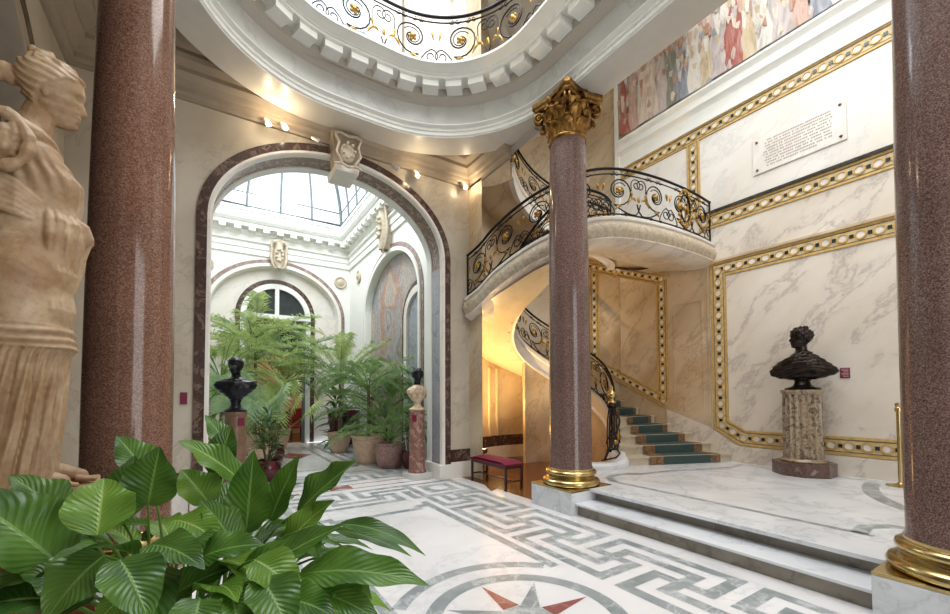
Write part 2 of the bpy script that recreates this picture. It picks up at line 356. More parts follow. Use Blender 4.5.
# ================================================================ the setting
XR = 8.2; CX = 1.885; SY0, SY1 = .97, 3.95     # right wall, axis of the oval, the stadium's two centres
def mapY(c, s): return lambda u, z, d: (u, c + s * d, z)
def mapX(c, s): return lambda u, z, d: (c + s * d, u, z)
def arch_pts(uc, a, zb, zs, b, n=36):
    return [(uc - a, zb)] + [(uc - a * math.cos(PI * k / n), zs + b * math.sin(PI * k / n)) for k in range(n + 1)] + [(uc + a, zb)]
def arch_band(mb, mp, uc, a, zb, zs, b, prof, mi=0, n=36):
    rows = [[mp(u, z, d) for u, z in arch_pts(uc, a + e, zb, zs, b + e, n)] for e, d in prof]
    mb.grid(rows, mi=mi)
    for j in (0, -1): mb.poly([r[j] for r in rows], mi)
def arch_face(mb, mp, u0, u1, z0, z1, uc, a, zb, zs, b, d=0, mi=0):
    P = arch_pts(uc, a, zb, zs, b)
    for (ua, za), (ub, zb_) in zip(P[1:-1], P[2:-1]):
        mb.quad(mp(ua, za, d), mp(ub, zb_, d), mp(ub, z1, d), mp(ua, z1, d), mi)
    mb.quad(mp(u0, z0, d), mp(uc - a, z0, d), mp(uc - a, z1, d), mp(u0, z1, d), mi)
    mb.quad(mp(uc + a, z0, d), mp(u1, z0, d), mp(u1, z1, d), mp(uc + a, z1, d), mi)
    if zb > z0: mb.quad(mp(uc - a, z0, d), mp(uc + a, z0, d), mp(uc + a, zb, d), mp(uc - a, zb, d), mi)
def sweep(mb, path, prof, closed=False, mi=0):   # profile (offset to the left of travel, z) along a plan path
    n = len(path); offs = []
    for i in range(n):
        p = Vector(path[i]); a = Vector(path[i - 1]) if (closed or i > 0) else None; c = Vector(path[(i + 1) % n]) if (closed or i < n - 1) else None
        d1 = (p - a).normalized() if a is not None else (c - p).normalized(); d2 = (c - p).normalized() if c is not None else d1
        n1 = Vector((-d1.y, d1.x)); n2 = Vector((-d2.y, d2.x)); m = (n1 + n2); m = m.normalized() if m.length > 1e-6 else n1
        offs.append(m / max(.35, m.dot(n1)))
    rows = [[(path[i][0] + offs[i].x * e, path[i][1] + offs[i].y * e, z) for i in range(n)] for e, z in prof]
    mb.grid(rows, cu=closed, mi=mi)
    if not closed:
        for j in (0, -1): mb.poly([r[j] for r in rows], mi)

# ---- gilded guilloche band: ground, two gilt fillets, ovals and dark tablets
def chain_band(name, pts, normals, parent, width=.28, pitch=.21, cap=False, closed=False):
    P = [Vector(p) for p in pts]; Nn = [Vector(n).normalized() for n in normals]; L = len(P)
    offs = []
    for i in range(L):
        a = P[i - 1] if (i > 0 or closed) else None; c = P[(i + 1) % L] if (i < L - 1 or closed) else None
        d1 = (P[i] - a).normalized() if a is not None else (c - P[i]).normalized(); d2 = (c - P[i]).normalized() if c is not None else d1
        b1 = Nn[i].cross(d1); b2 = Nn[i].cross(d2); m = (b1 + b2).normalized(); offs.append(m / max(.3, m.dot(b1)))
    mb = MB(); h = width / 2
    def strip(w0, w1, d, mi):
        rows = [[tuple(P[i] + offs[i] * w + Nn[i] * dd) for i in range(L)] for w, dd in ((w0, 0), (w0, d), (w1, d), (w1, 0))]
        mb.grid(rows, cu=closed, mi=mi)
    strip(-h, h, .006, 0); strip(-h, -h + .034, .022, 1); strip(h - .034, h, .022, 1)
    strip(-h + .046, -h + .052, .012, 3); strip(h - .052, h - .046, .012, 3)
    if cap: strip(h, h + .05, .05, 3)
    seg = []; tot = 0
    for i in range(L if closed else L - 1):
        l = (P[(i + 1) % L] - P[i]).length; seg.append((tot, l, i)); tot += l
    k = max(1, round(tot / pitch)); st = tot / k
    for q in range(k):
        for part, s in ((0, (q + .5) * st), (1, q * st)):
            if part and q == 0 and not closed: continue
            for (t0, l, i) in seg:
                if t0 <= s <= t0 + l + 1e-9: break
            j = (i + 1) % L; t = (s - t0) / l; c = P[i].lerp(P[j], t); d = (P[j] - P[i]).normalized(); nn = Nn[i].lerp(Nn[j], t).normalized(); bb = nn.cross(d)
            if part == 0:
                a_, b_ = st * .35, width * .255; NS = 14
                rows = []
                for rr, dd in ((1.0, .006), (1.0, .024), (.72, .024), (.70, .010)):
                    rows.append([tuple(c + d * (a_ * rr * math.cos(2 * PI * m / NS)) + bb * (b_ * rr * math.sin(2 * PI * m / NS)) + nn * dd) for m in range(NS)])
                mb.grid(rows, cu=True, mi=1); mb.poly(rows[-1][::-1], 2)
            else:
                a_, b_ = st * .115, width * .10
                v = [tuple(c + d * (a_ * x) + bb * (b_ * y) + nn * z) for z in (.006, .018) for x, y in ((-1, -1), (1, -1), (1, 1), (-1, 1))]
                mb.add(v, [[4, 5, 6, 7], [0, 1, 5, 4], [1, 2, 6, 5], [2, 3, 7, 6], [3, 0, 4, 7]], None, 3)
    return mb.build(name, [M['band_ground'], M['gold_paint'], M['wall_pale'], M['dark_marble']], parent)

# ---------------------------------------------------------------- floor with its inlay
Z1 = .0015
def rect(mb, x0, x1, y0, y1, mi, z=Z1): mb.quad((x0, y0, z), (x1, y0, z), (x1, y1, z), (x0, y1, z), mi)
def key_dark(r, c):       # the fret: nine strokes wide, twelve to a repeat
    c = abs(c)
    if c == 0 and r >= 3: return False
    if c == 6 and r <= 5: return False
    if r == 3 and c <= 2: return False
    if r == 5 and c >= 4: return False
    if r == 7 and c >= 2: return False
    if c == 2 and 5 <= r <= 7: return False
    if r == 1 and c <= 4: return False
    if c == 4 and 1 <= r <= 3: return False
    return True
def fret(mb, along, r0, rs, a_c, a0, a1, cs=.1145, mi=1):   # along 'y' or 'x'
    k0 = math.floor((a0 - a_c) / cs) - 1; k1 = math.ceil((a1 - a_c) / cs) + 1
    for r in range(9):
        run = None
        for k in range(k0, k1 + 1):
            c = ((k + 6) % 12) - 6
            dark = key_dark(r, c) and k < k1
            if dark and run is None: run = k
            if not dark and run is not None:
                s0 = max(a0, a_c + (run - .5) * cs); s1 = min(a1, a_c + (k - .5) * cs); run_ = run; run = None
                if s1 <= s0: continue
                w0, w1 = sorted((r0 + rs * r, r0 + rs * (r + 1)))
                if along == 'y': rect(mb, w0, w1, s0, s1, mi)
                else: rect(mb, s0, s1, w0, w1, mi)
def ring_in(mb, cx, cy, r0, r1, mi, n=72, clip=None, a0=0, a1=2 * PI):
    for k in range(n):
        t0 = a0 + (a1 - a0) * k / n; t1 = a0 + (a1 - a0) * (k + 1) / n
        if clip and not clip(cx + r1 * math.cos((t0 + t1) / 2), cy + r1 * math.sin((t0 + t1) / 2)): continue
        mb.quad((cx + r0 * math.cos(t0), cy + r0 * math.sin(t0), Z1), (cx + r1 * math.cos(t0), cy + r1 * math.sin(t0), Z1), (cx + r1 * math.cos(t1), cy + r1 * math.sin(t1), Z1), (cx + r0 * math.cos(t1), cy + r0 * math.sin(t1), Z1), mi)
def square_motif(mb, cx, cy, h=.49, s=.109):
    def fr(a, b):
        rect(mb, cx - a, cx + a, cy - a, cy - b, 1); rect(mb, cx - a, cx + a, cy + b, cy + a, 1)
        rect(mb, cx - a, cx - b, cy - b, cy + b, 1); rect(mb, cx + b, cx + a, cy - b, cy + b, 1)
    fr(h, h - s)
    # inner tablet with a white disc
    a = h - 2 * s; n = 24; rr = .16
    outer = [];
    for k in range(n):
        t = 2 * PI * k / n; m = max(abs(math.cos(t)), abs(math.sin(t))); outer.append((cx + a * math.cos(t) / m, cy + a * math.sin(t) / m, Z1))
    inner = [(cx + rr * math.cos(2 * PI * k / n), cy + rr * math.sin(2 * PI * k / n), Z1) for k in range(n)]
    for k in range(n): mb.quad(inner[k], outer[k], outer[(k + 1) % n], inner[(k + 1) % n], 1)
fl = MB()
XL, XF, YB = -1.5, 4.05, -3.0
fl.poly([(XL, YB, 0), (XF, YB, 0), (XF, 6.8, 0), (3.75, 6.8, 0), (3.75, 7.4, 0), (4.13, 7.4, 0), (4.13, 14.5, 0), (2.78, 14.5, 0), (2.78, 14.9, 0), (.95, 14.9, 0), (.95, 14.5, 0), (-.45, 14.5, 0), (-.45, 7.4, 0), (-.02, 7.4, 0), (-.02, 6.8, 0), (XL, 6.8, 0)], 0)
MI0, MO0, ST = 2.80, 3.78, .1089
mx = lambda x: 2 * CX - x
fret(fl, 'y', MI0, ST, 3.02, -.6, 5.76)
fret(fl, 'y', mx(MI0), -ST, 3.02, -.6, 5.76)
fret(fl, 'x', 5.76, ST, CX, mx(MI0) + .02, MI0 - .02)
fret(fl, 'x', -.62, -ST, CX, mx(MI0) + .02, MI0 - .02)
for cx in (3.29, mx(3.29)):
    for cy in (6.25, -1.11): square_motif(fl, cx, cy)
# panel bands: from the medallion's arc to the notched corners
ARC0, ARC1 = .875, .985; MCY = 2.26
for yy, sg in ((5.53, 1), (-1.01, -1)):
    for s in (1, -1):
        xo, xi = CX + s * .835, CX + s * .73
        y_end = MCY + sg * math.sqrt(.93 ** 2 - .75 ** 2)
        ya, yb_ = sorted((yy, y_end)); x0, x1 = sorted((xo, xi))
        rect(fl, x0, x1, ya, yb_, 1)
        # notch
        x0, x1 = sorted((xi, CX + s * .55)); y0, y1 = sorted((yy - sg * .12, yy - sg * .24)); rect(fl, x0, x1, y0, y1, 1)
    y0, y1 = sorted((yy - sg * .24, yy - sg * .34)); rect(fl, CX - .62, CX + .62, y0, y1, 1)
ring_in(fl, CX, MCY, ARC0, ARC1, 1, 96, clip=lambda x, y: abs(x - CX) < .74)
ring_in(fl, CX, MCY, .60, .72, 1)
for k in range(8):
    t = k * PI / 4; ti = .2
    a = (CX + .585 * math.cos(t), MCY + .585 * math.sin(t), Z1)
    l_ = (CX + ti * math.cos(t - .36), MCY + ti * math.sin(t - .36), Z1); r_ = (CX + ti * math.cos(t + .36), MCY + ti * math.sin(t + .36), Z1)
    fl.poly([(CX + .19 * math.cos(t), MCY + .19 * math.sin(t), Z1), l_, a, r_], 2 if k % 2 == 0 else 1)
fl.poly([(CX + .19 * math.cos(k * PI / 8), MCY + .19 * math.sin(k * PI / 8), Z1 + .0005) for k in range(16)], 1)
# threshold of the arch: red fillets and arrow heads
for y0 in (6.95, 7.27): rect(fl, .25, 3.5, y0, y0 + .035, 2)
fl.poly([(1.7, 6.98, Z1), (2.12, 7.13, Z1), (1.7, 7.28, Z1)], 2); fl.poly([(2.07, 6.98, Z1 - .0005), (1.65, 7.13, Z1 - .0005), (2.07, 7.28, Z1 - .0005)], 2)
# winter garden floor
fret(fl, 'x', 7.55, ST, CX, .3, 3.5)
fret(fl, 'y', 2.95, ST * .9, 9.6, 8.75, 13.9); fret(fl, 'y', .85, -ST * .9, 9.6, 8.75, 13.9)
for a in (.95, .62):
    for s in (1, -1):
        x0, x1 = sorted((CX + s * a, CX + s * (a - .1))); rect(fl, x0, x1, 9.1, 13.3, 1)
for y0 in (9.1, 13.2): rect(fl, CX - .95, CX + .95, y0, y0 + .1, 1)
for s in (1, -1): fl.poly([(CX + s * .45, 12.9, Z1), (CX, 12.3, Z1), (CX - s * .0, 12.45, Z1), (CX + s * .45, 13.0, Z1)], 1)
fl.poly([(CX - .45, 11.6, Z1), (CX, 10.9, Z1), (CX + .45, 11.6, Z1), (CX, 12.2, Z1)], 2)
o = fl.build('floor', [M['floor_white'], M['inlay_grey'], M['inlay_red']]); tag(o, kind='structure')
# oak floor of the recess below the stairs, with the marble edge stepping into it
mb = MB(); mb.poly([(4.05, 4.4, 0), (6.3, 4.4, 0), (8.3, 5.5, 0), (8.3, 8.4, 0), (4.05, 8.4, 0)])
mb.poly([(3.86, 5.52, .002), (4.05, 5.62, .002), (4.05, 6.0, .002)])
tag(mb.build('floor', M['parquet']), kind='structure')
# oak floor of the room behind the garden
mb = MB(); mb.quad((-.6, 14.9, 0), (4.6, 14.9, 0), (4.6, 18.6, 0), (-.6, 18.6, 0)); tag(mb.build('floor', M['parquet']), kind='structure')

# ---------------------------------------------------------------- the raised platform and its two steps
PZ = .305
plat = thing('platform', 'raised white marble platform with two long steps below the pale wall', 'platform', (6.2, 2.4, 0))
mb = MB()
mb.prism([(4.38, .98), (4.72, .98), (4.72, -3), (8.2, -3), (8.2, 5.0), (6.35, 5.0), (6.0, 4.75), (5.5, 4.85), (4.72, 5.0), (4.72, 3.835), (4.38, 3.835)], 0, PZ - .035, 0)
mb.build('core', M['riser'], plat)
mb = MB(); mb.prism([(4.27, .972), (4.73, .972), (4.73, -3), (8.2, -3), (8.2, 5.0), (6.35, 5.0), (6.0, 4.72), (5.5, 4.8), (4.73, 5.0), (4.73, 3.838), (4.27, 3.838)], PZ - .035, PZ)
o = mb.build('paving', M['step'], plat, bevel=.008)
mb = MB()
z = PZ + .0015
def strip2(pts, w, z):
    rows = []
    n = len(pts)
    for i in range(n):
        a = Vector(pts[max(i - 1, 0)]); b = Vector(pts[min(i + 1, n - 1)]); d = (b - a).normalized(); nn = Vector((-d.y, d.x))
        rows.append([(pts[i][0] + nn.x * w / 2, pts[i][1] + nn.y * w / 2, z), (pts[i][0] - nn.x * w / 2, pts[i][1] - nn.y * w / 2, z)])
    mb.grid(rows)
strip2([(4.92, 1.2), (4.92, 4.05)], .07, z)
strip2([(4.95, 4.0), (5.1, 4.2), (5.35, 4.28), (5.6, 4.22), (5.78, 4.08)], .12, z)
strip2([(5.74, 4.1), (6.4, 4.0), (7.1, 3.72), (7.62, 3.62), (8.02, 3.7), (8.06, 3.5)], .06, z)
strip2([(8.04, 3.6), (7.98, 2.6), (7.98, 1.9)], .06, z)
strip2([(8.0 - .15 + 0 * t - 1.75 * math.sin(t), 1.9 - 1.0 * (1 - math.cos(t)) - .15 * t) for t in [PI / 2 * k / 14 for k in range(15)]], .17, z)
strip2([(4.92, 1.3), (5.2, 1.33), (5.42, 1.2), (5.5, 1.0)], .12, z)
mb.build('inlay_line', M['inlay_grey'], plat)
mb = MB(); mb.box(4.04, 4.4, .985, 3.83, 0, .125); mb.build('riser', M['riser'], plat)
mb = MB(); mb.box(3.99, 4.4, .973, 3.834, .125, .158); mb.build('tread', M['step'], plat, bevel=.01)

# ---------------------------------------------------------------- right wall
wr = struct('wall_right', (XR, 2, 0))
mb = MB(); mb.box(XR, XR + .25, -3, 6.35, 0, 10.8); mb.build('marble_facing', M['wall'], wr)
mb = MB(); mb.box(XR - .003, XR, -3, 6.33, 5.05, 6.62); mb.build('upper_panel', M['wall_pale'], wr)
mb = MB(); sweep(mb, [(XR, -3), (XR, 6.3)], [(0, 6.9), (.05, 6.9), (.05, 6.96), (.02, 6.98), (.02, 7.2), (.05, 7.24), (.1, 7.28), (.1, 7.33), (.06, 7.36), (.06, 7.45), (.13, 7.52), (.13, 7.56), (0, 7.56)])
mb.build('ledge', M['white'], wr)
NX = (-1, 0, 0)
def yband(y0, y1, z, nm='gilded_band', **k): return chain_band(nm, [(XR, y0, z), (XR, y1, z)], [NX, NX], wr, **k)
fr = [(XR, -2.5, .755), (XR, 3.72, .755), (XR, 4.11, .98), (XR, 4.11, 3.94), (XR, -2.5, 3.94)]
chain_band('gilded_frame', fr[::-1], [NX] * 5, wr, width=.28)
mb = MB(); mb.box(XR - .05, XR, -2.5, 4.26, 4.08, 4.12); mb.box(XR - .03, XR, 4.28, 4.31, 1.0, 4.05); mb.build('trim_strip', M['wall_stair'], wr)
yband(4.45, -2.5, 4.92, cap=True); yband(6.3, -2.5, 6.77)
chain_band('gilded_band', [(XR, 4.54, 5.05), (XR, 4.54, 6.63)], [NX, NX], wr, width=.26)
mb = MB(); mb.box(XR - .003, XR, 4.28, 6.34, PZ, 4.2); mb.build('stair_panel', M['wall_stair'], wr)
# skirting with the slanting rise beside the steps
mb = MB(); mb.box(XR - .03, XR, -3, 3.6, PZ, .6)
mb.add([(XR - .03, 3.6, PZ), (XR - .03, 5.2, PZ), (XR - .03, 5.2, 1.24), (XR - .03, 4.3, .92), (XR - .03, 3.85, .62), (XR - .03, 3.6, .6)], [[5, 4, 3, 2, 1, 0]]); mb.build('skirting', M['wall'], wr)
mb = MB(); mb.box(XR - .02, XR, 4.42, 4.44, 1.3, 3.4); mb.box(XR - .02, XR, 5.02, 5.04, 1.45, 3.4); mb.box(XR - .02, XR, 4.42, 5.04, 3.4, 3.42)
mb.build('panel_moulding', M['wall_stair'], wr)
mb = MB(); mb.box(XR - .012, XR - .001, -2.4, 6.28, 7.6, 10.2, 9)
rf = random.Random(12)
FD = [0]
def nd():
    FD[0] += .00012; return XR - .0125 - FD[0]
def figure(y, z, h, w, ci, lean, d):
    x = nd(); n = 9; L_, R_ = [], []
    for i in range(n + 1):
        f = i / n; ww = w * (.5 * (1 - f) ** .6 + .28 + .06 * math.sin(f * 9 + ci)); yy = y + lean * f
        L_.append((x, yy - ww * .5 + rf.uniform(-.02, .02), z + f * h)); R_.append((x, yy + ww * .5 + rf.uniform(-.02, .02), z + f * h))
    for i in range(n): mb.quad(L_[i], L_[i + 1], R_[i + 1], R_[i], ci)
    for s in range(rf.randint(3, 6)):   # hanging folds and arms in other tones
        a = rf.uniform(-.3, .3) * w; zz = z + h * rf.uniform(.25, .8); hh = h * rf.uniform(.1, .3); c2 = rf.choice((0, 1, 4, 5, 6, 0, 6, 8, 4, ci)); x = nd(); w_ = w * .6
        mb.poly([(x - .0004, y + lean * .5 + a, zz), (x - .0004, y + lean * .5 + a + .05, zz + hh * .2), (x - .0004, y + lean * .5 + a + .27 * w_, zz + hh), (x - .0004, y + lean * .5 + a - .03, zz + hh * .9)], c2)
    x = nd(); mb.poly([(x, y + lean + .075 * math.cos(a), z + h + .07 + .1 * math.sin(a)) for a in [2 * PI * k / 10 for k in range(10)]], 8)
SET = {6.1: 2, 5.2: 4, 4.95: 7, 4.7: 3, 4.4: 6, 4.1: 4, 3.75: 2, 3.5: 5, 3.2: 6, 2.9: 4, 2.6: 1}
for row, (z0, hh) in enumerate(((8.35, 1.3), (7.95, 1.35), (7.62, 1.3))):
    y = -2.2; k = 0
    while y < 6.15:
        ci = rf.choice((0, 0, 1, 4, 4, 6, 6, 5, 0, 3, 9, 1, 9, 6)) if row < 2 or not any(abs(y - q) < .13 for q in SET) else [SET[q] for q in SET if abs(y - q) < .13][0]
        figure(y, z0 + rf.uniform(-.02, .1) * (1 if row < 2 else .3), hh * rf.uniform(.85, 1.1), rf.uniform(.34, .5), ci, rf.uniform(-.08, .08), .002 * row + .0003 * (k % 4)); k += 1
        y += rf.uniform(.2, .3)
for k in range(110):
    y = rf.uniform(-2.2, 6.1); z = rf.uniform(7.62, 9.2); x = nd(); mb.poly([(x, y + rf.uniform(.02, .06) * math.cos(a), z + rf.uniform(.03, .16) * math.sin(a)) for a in [2 * PI * q / 7 for q in range(7)]], rf.choice((0, 1, 4, 6, 8, 5, 3)))
o = mb.build('fresco', PAINT); tag(o, 'faded fresco of a robed crowd high on the right wall', 'painting')
mb = MB(); mb.box(XR - .05, XR + .0, 6.3, 6.42, 4.5, 10.3); mb.build('pilaster', M['white'], wr)
# plaque with illegible carved lines
pq = thing('wall_plaque', 'white marble plaque with rows of carved lettering on four studs', 'plaque', (XR, 2.8, 5.8))
pl = MB(); pl.box(XR - .03, XR - .006, 2.15, 3.45, 5.46, 6.1); pl.build('slab', M['wall_pale'], pq, bevel=.004)
for yy in (2.22, 3.38):
    for zz in (5.53, 6.03):
        s_ = MB(); s_.ball((XR - .035, yy, zz), .022); s_.build('stud', M['gold_old'], pq, smooth=True)
tx = MB(); rr = random.Random(3)
for k in range(10):
    zz = 6.0 - k * .05; y = 3.28 - rr.random() * (.05 if k else .25)
    while y > 2.34 + (.2 if k == 9 else 0):
        w = .012 + rr.random() * .016; tx.box(XR - .033, XR - .0305, y - w, y, zz - .011, zz + .011); y -= w + .007
        if rr.random() < .2: y -= .02
tag(tx.build('lettering', M['engrave'], pq), kind='stuff')
mb = MB(); mb.box(XR - .012, XR, 2.21, 2.33, 1.79, 1.95); lb = mb.build('wall_label', M['sign'], None, bevel=.003); tag(lb, 'small burgundy label on marble wall right of the bronze bust', 'label')
mb = MB()
for k in range(6): mb.box(XR - .0145, XR - .012, 2.225, 2.315 - .012 * (k % 3), 1.925 - k * .022, 1.933 - k * .022)
tag(mb.build('print', M['ink'], lb), kind='stuff')

# ---------------------------------------------------------------- arch wall (far wall of the hall)
AC, AA, AZ, AB = 1.825, 1.85, 4.07, 1.35
wb = struct('wall_back', (1.8, 6.8, 0)); mp = mapY(6.8, 1)
mb = MB(); arch_face(mb, mp, -1.5, 4.29, 0, 6.4, AC, AA, 0, AZ, AB)
mb.quad((4.29, 6.8, 0), (4.29, 7.4, 0), (4.29, 7.4, 6.4), (4.29, 6.8, 6.4))
mb.build('marble_facing', M['wall_arch'], wb)
mb = MB(); arch_face(mb, mapY(7.4, -1), -.6, 4.29, 0, 6.4, AC, AA, 0, AZ, AB); mb.build('garden_side', M['white'], wb)
mb = MB(); arch_band(mb, mp, AC, AA, 0, AZ, AB, [(.14, 0), (.14, -.035), (-.0, -.035), (0, 0)]); mb.build('breccia_frame', M['breccia'], wb)
mb = MB(); arch_band(mb, mp, AC, AA, 0, AZ, AB, [(.015, -.035), (.015, -.05), (-.02, -.05), (-.04, -.03), (-.04, .06), (-.01, .08)]); mb.build('arch_moulding', M['wall_pale'], wb, smooth=True, auto=40)
mb = MB(); arch_band(mb, mp, AC, AA, 0, AZ, AB, [(-.01, .08), (-.012, .43)], n=36); mb.build('reveal', M['breccia_pink'], wb, smooth=True, auto=40)
mb = MB(); arch_band(mb, mp, AC, AA, 0, AZ, AB, [(0, .43), (-.035, .43), (-.035, .6), (0, .62), (.2, .62)]); mb.build('arch_moulding', M['white'], wb, smooth=True, auto=40)
for s in (-1, 1):
    mb = MB(); x = AC + s * (AA - .025); mb.box(min(x, x + s * .02), max(x, x + s * .02), 6.9, 7.2, .3, 3.95); mb.build('jamb_panel', M['bluegrey'], wb)
    mb = MB(); xo = AC + s * (AA + .16); mb.box(min(xo, xo - s * .26), max(xo, xo - s * .26), 6.74, 7.44, 0, .27); mb.build('jamb_base', M['wall_pale'], wb, bevel=.01)
mb = MB(); mb.box(3.83, 4.31, 6.77, 6.8, 0, .3); mb.box(4.29, 4.32, 6.78, 7.4, 0, .3); mb.box(-1.5, -.2, 6.77, 6.8, 0, .3); mb.build('skirting', M['wall_pale'], wb)
mb = MB(); mb.box(3.83, 4.31, 6.775, 6.8, .3, .53); mb.box(4.29, 4.315, 6.78, 7.4, .3, .53); mb.box(-1.5, -.2, 6.775, 6.8, .3, .53); mb.build('dado_strip', M['breccia'], wb)
# keystone
ks = MB()
def kblock(mb, x0, x1, zt, zb_, y0, y1, t=.8):
    c = (x0 + x1) / 2; h = (x1 - x0) / 2
    v = [(c - h, y0, zt), (c + h, y0, zt), (c + h, y1, zt), (c - h, y1, zt), (c - h * t, y0 + .0, zb_), (c + h * t, y0, zb_), (c + h * t, y1, zb_), (c - h * t, y1, zb_)]
    mb.add(v, [[0, 1, 2, 3], [7, 6, 5, 4], [0, 4, 5, 1], [1, 5, 6, 2], [2, 6, 7, 3], [3, 7, 4, 0]])
kblock(ks, 1.585, 2.045, 5.76, 5.17, 6.58, 6.82, .86); k0 = ks.build('keystone', M['cornice'], wb, bevel=.015)
ks = MB(); kblock(ks, 1.62, 2.01, 5.19, 5.09, 6.53, 7.05, .92); ks.build('keystone_foot', M['wall_pale'], wb, bevel=.012)
ks = MB()
for z in (5.16, 5.64): ks.tube([(1.6, 6.49, z), (1.7, 6.47, z + .02), (1.815, 6.46, z - .02), (1.93, 6.47, z + .02), (2.03, 6.49, z)], .02)
for s in (-1, 1): ks.tube([(1.815 + s * .2, 6.49, 5.62), (1.815 + s * .15, 6.47, 5.5), (1.815 + s * .19, 6.47, 5.35), (1.815 + s * .1, 6.47, 5.2)], .02)
ks.ball((1.815, 6.54, 5.4), .13, 16, 10, sq=(.9, .35, 1.2))
for k in range(7): ks.ball((1.815 + .09 * math.cos(k * .9), 6.45, 5.4 + .12 * math.sin(k * .9)), .026, 8, 6)
ks.build('crest', M['stone_carved'], wb, smooth=True)

# left wall with its own arch
wl = struct('wall_left', (-1.5, 3, 0)); mpl = mapX(-1.5, -1)
mb = MB(); arch_face(mb, mpl, -3, 6.8, 0, 6.4, 4.05, 1.85, 0, AZ, AB); mb.build('marble_facing', M['wall_arch'], wl)
mb = MB(); arch_band(mb, mpl, 4.05, 1.85, 0, AZ, AB, [(.14, 0), (.14, -.035), (0, -.035), (0, .02)]); mb.build('breccia_frame', M['breccia'], wl)
mb = MB(); arch_band(mb, mpl, 4.05, 1.85, 0, AZ, AB, [(0, -.02), (-.03, -.04), (-.16, -.03), (-.18, .02), (-.18, .2)]); mb.build('reveal', M['cornice'], wl, smooth=True, auto=40)
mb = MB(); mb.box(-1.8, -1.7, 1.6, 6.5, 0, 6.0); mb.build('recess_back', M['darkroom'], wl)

# wall cornice round the aisle, and the ceiling of the aisle
CPROF = [(0, 5.58), (.04, 5.585), (.04, 5.63), (.08, 5.66), (.08, 5.72), (.12, 5.74), (.14, 5.80), (.2, 5.86), (.2, 5.92), (.3, 5.97), (.33, 6.02), (.33, 6.07), (.38, 6.10), (.44, 6.18), (.46, 6.22), (.46, 6.27), (.5, 6.27), (.5, 6.245), (.565, 6.245), (.565, 6.3), (0, 6.3)]
cl = struct('ceiling', (CX, 2.45, 5.8))
mb = MB(); sweep(mb, [(4.29, 5.5), (4.29, 6.8), (-1.5, 6.8), (-1.5, -3)], CPROF); mb.build('wall_cornice', M['cornice'], cl, smooth=True, auto=25)
mb = MB(); mb.box(4.292, 4.40, 4.9, 7.4, 5.75, 6.55); mb.build('beam', M['plaster'], cl)
SA, SB = .36, .32      # the corners' centres stand off the axis: flat ends, rounder corners inside
def stad_dirs(r, n=40):
    P = []; m = n // 2
    for q, (sx, y) in enumerate(((1, SY1 + SB), (-1, SY1 + SB), (-1, SY0 - SB), (1, SY0 - SB))):
        for k in range(m + 1):
            t = PI / 2 * (q + k / m); P.append((CX + sx * SA + (r - SA) * math.cos(t), y + (r - SA) * math.sin(t), t))
    return P
def stad(r, n=40, z=None): return [(x, y) for x, y, t in stad_dirs(r, n)]
def stad_sweep(mb, prof, mi=0, n=40):
    rows = [[(x, y, z) for x, y in stad(r, n)] for r, z in prof]; mb.grid(rows, cu=True, mi=mi)
mb = MB(); stad_sweep(mb, [(2.78, 6.32), (2.78, 5.80), (2.29, 5.80)]); mb.build('beam_soffit', M['ring_soffit'], cl)
mb = MB(); stad_sweep(mb, [(2.29, 5.80), (2.28, 5.80), (2.28, 5.815), (2.26, 5.825), (2.26, 5.86), (2.275, 5.865), (2.275, 5.885), (2.25, 5.895), (2.25, 5.935), (2.235, 5.94), (2.20, 5.96), (2.21, 5.975), (2.21, 5.985), (2.235, 5.985)])
mb.build('architrave', M['white'], cl, smooth=True, auto=30)
mb = MB(); stad_sweep(mb, [(2.235, 6.0), (2.23, 6.29)]); mb.build('frieze', M['frieze'], cl, smooth=True)
mb = MB(); stad_sweep(mb, [(2.23, 6.285), (2.19, 6.295), (2.17, 6.31), (2.12, 6.32), (2.10, 6.335), (2.08, 6.335), (2.08, 6.47)]); mb.build('bed_moulding', M['plaster'], cl, smooth=True, auto=30)
mb = MB(); stad_sweep(mb, [(2.08, 6.47), (1.86, 6.47), (1.86, 6.465), (1.84, 6.465), (1.84, 6.50), (1.82, 6.51), (1.82, 6.52), (1.77, 6.54), (1.73, 6.575), (1.69, 6.585), (1.69, 6.62), (2.9, 6.62), (2.9, 6.50)]); mb.build('gallery_cornice', M['white'], cl, smooth=True, auto=30)
# modillions
nm = 50; first = None
_pts = stad_dirs(1.98, 40); _cum = [0]
for k in range(len(_pts)): a = _pts[k]; b = _pts[(k + 1) % len(_pts)]; _cum.append(_cum[-1] + math.hypot(b[0] - a[0], b[1] - a[1]))
perim = _cum[-1]
def stad_at(r, s):
    for k in range(len(_pts)):
        if _cum[k + 1] >= s - 1e-9 and _cum[k + 1] > _cum[k]:
            f = (s - _cum[k]) / (_cum[k + 1] - _cum[k]); a = _pts[k]; b = _pts[(k + 1) % len(_pts)]; tb = b[2] if b[2] >= a[2] - 1e-6 else b[2] + 2 * PI
            return (lerp(a[0], b[0], f), lerp(a[1], b[1], f), lerp(a[2], tb, f))
for k in range(nm):
    x, y, t = stad_at(1.98, perim * k / nm)
    if first is None:
        mb = MB(); mb.box(-.115, .11, -.125, .125, -.06, .05); mb.box(-.13, .11, -.135, .135, .03, .05); o = mb.build('modillion', M['white'], cl, local=True, bevel=.008); first = o
    else: o = first.copy(); COL.objects.link(o)
    o.location = Vector((x, y, 6.42)) - cl.location; o.rotation_euler = (0, 0, t)
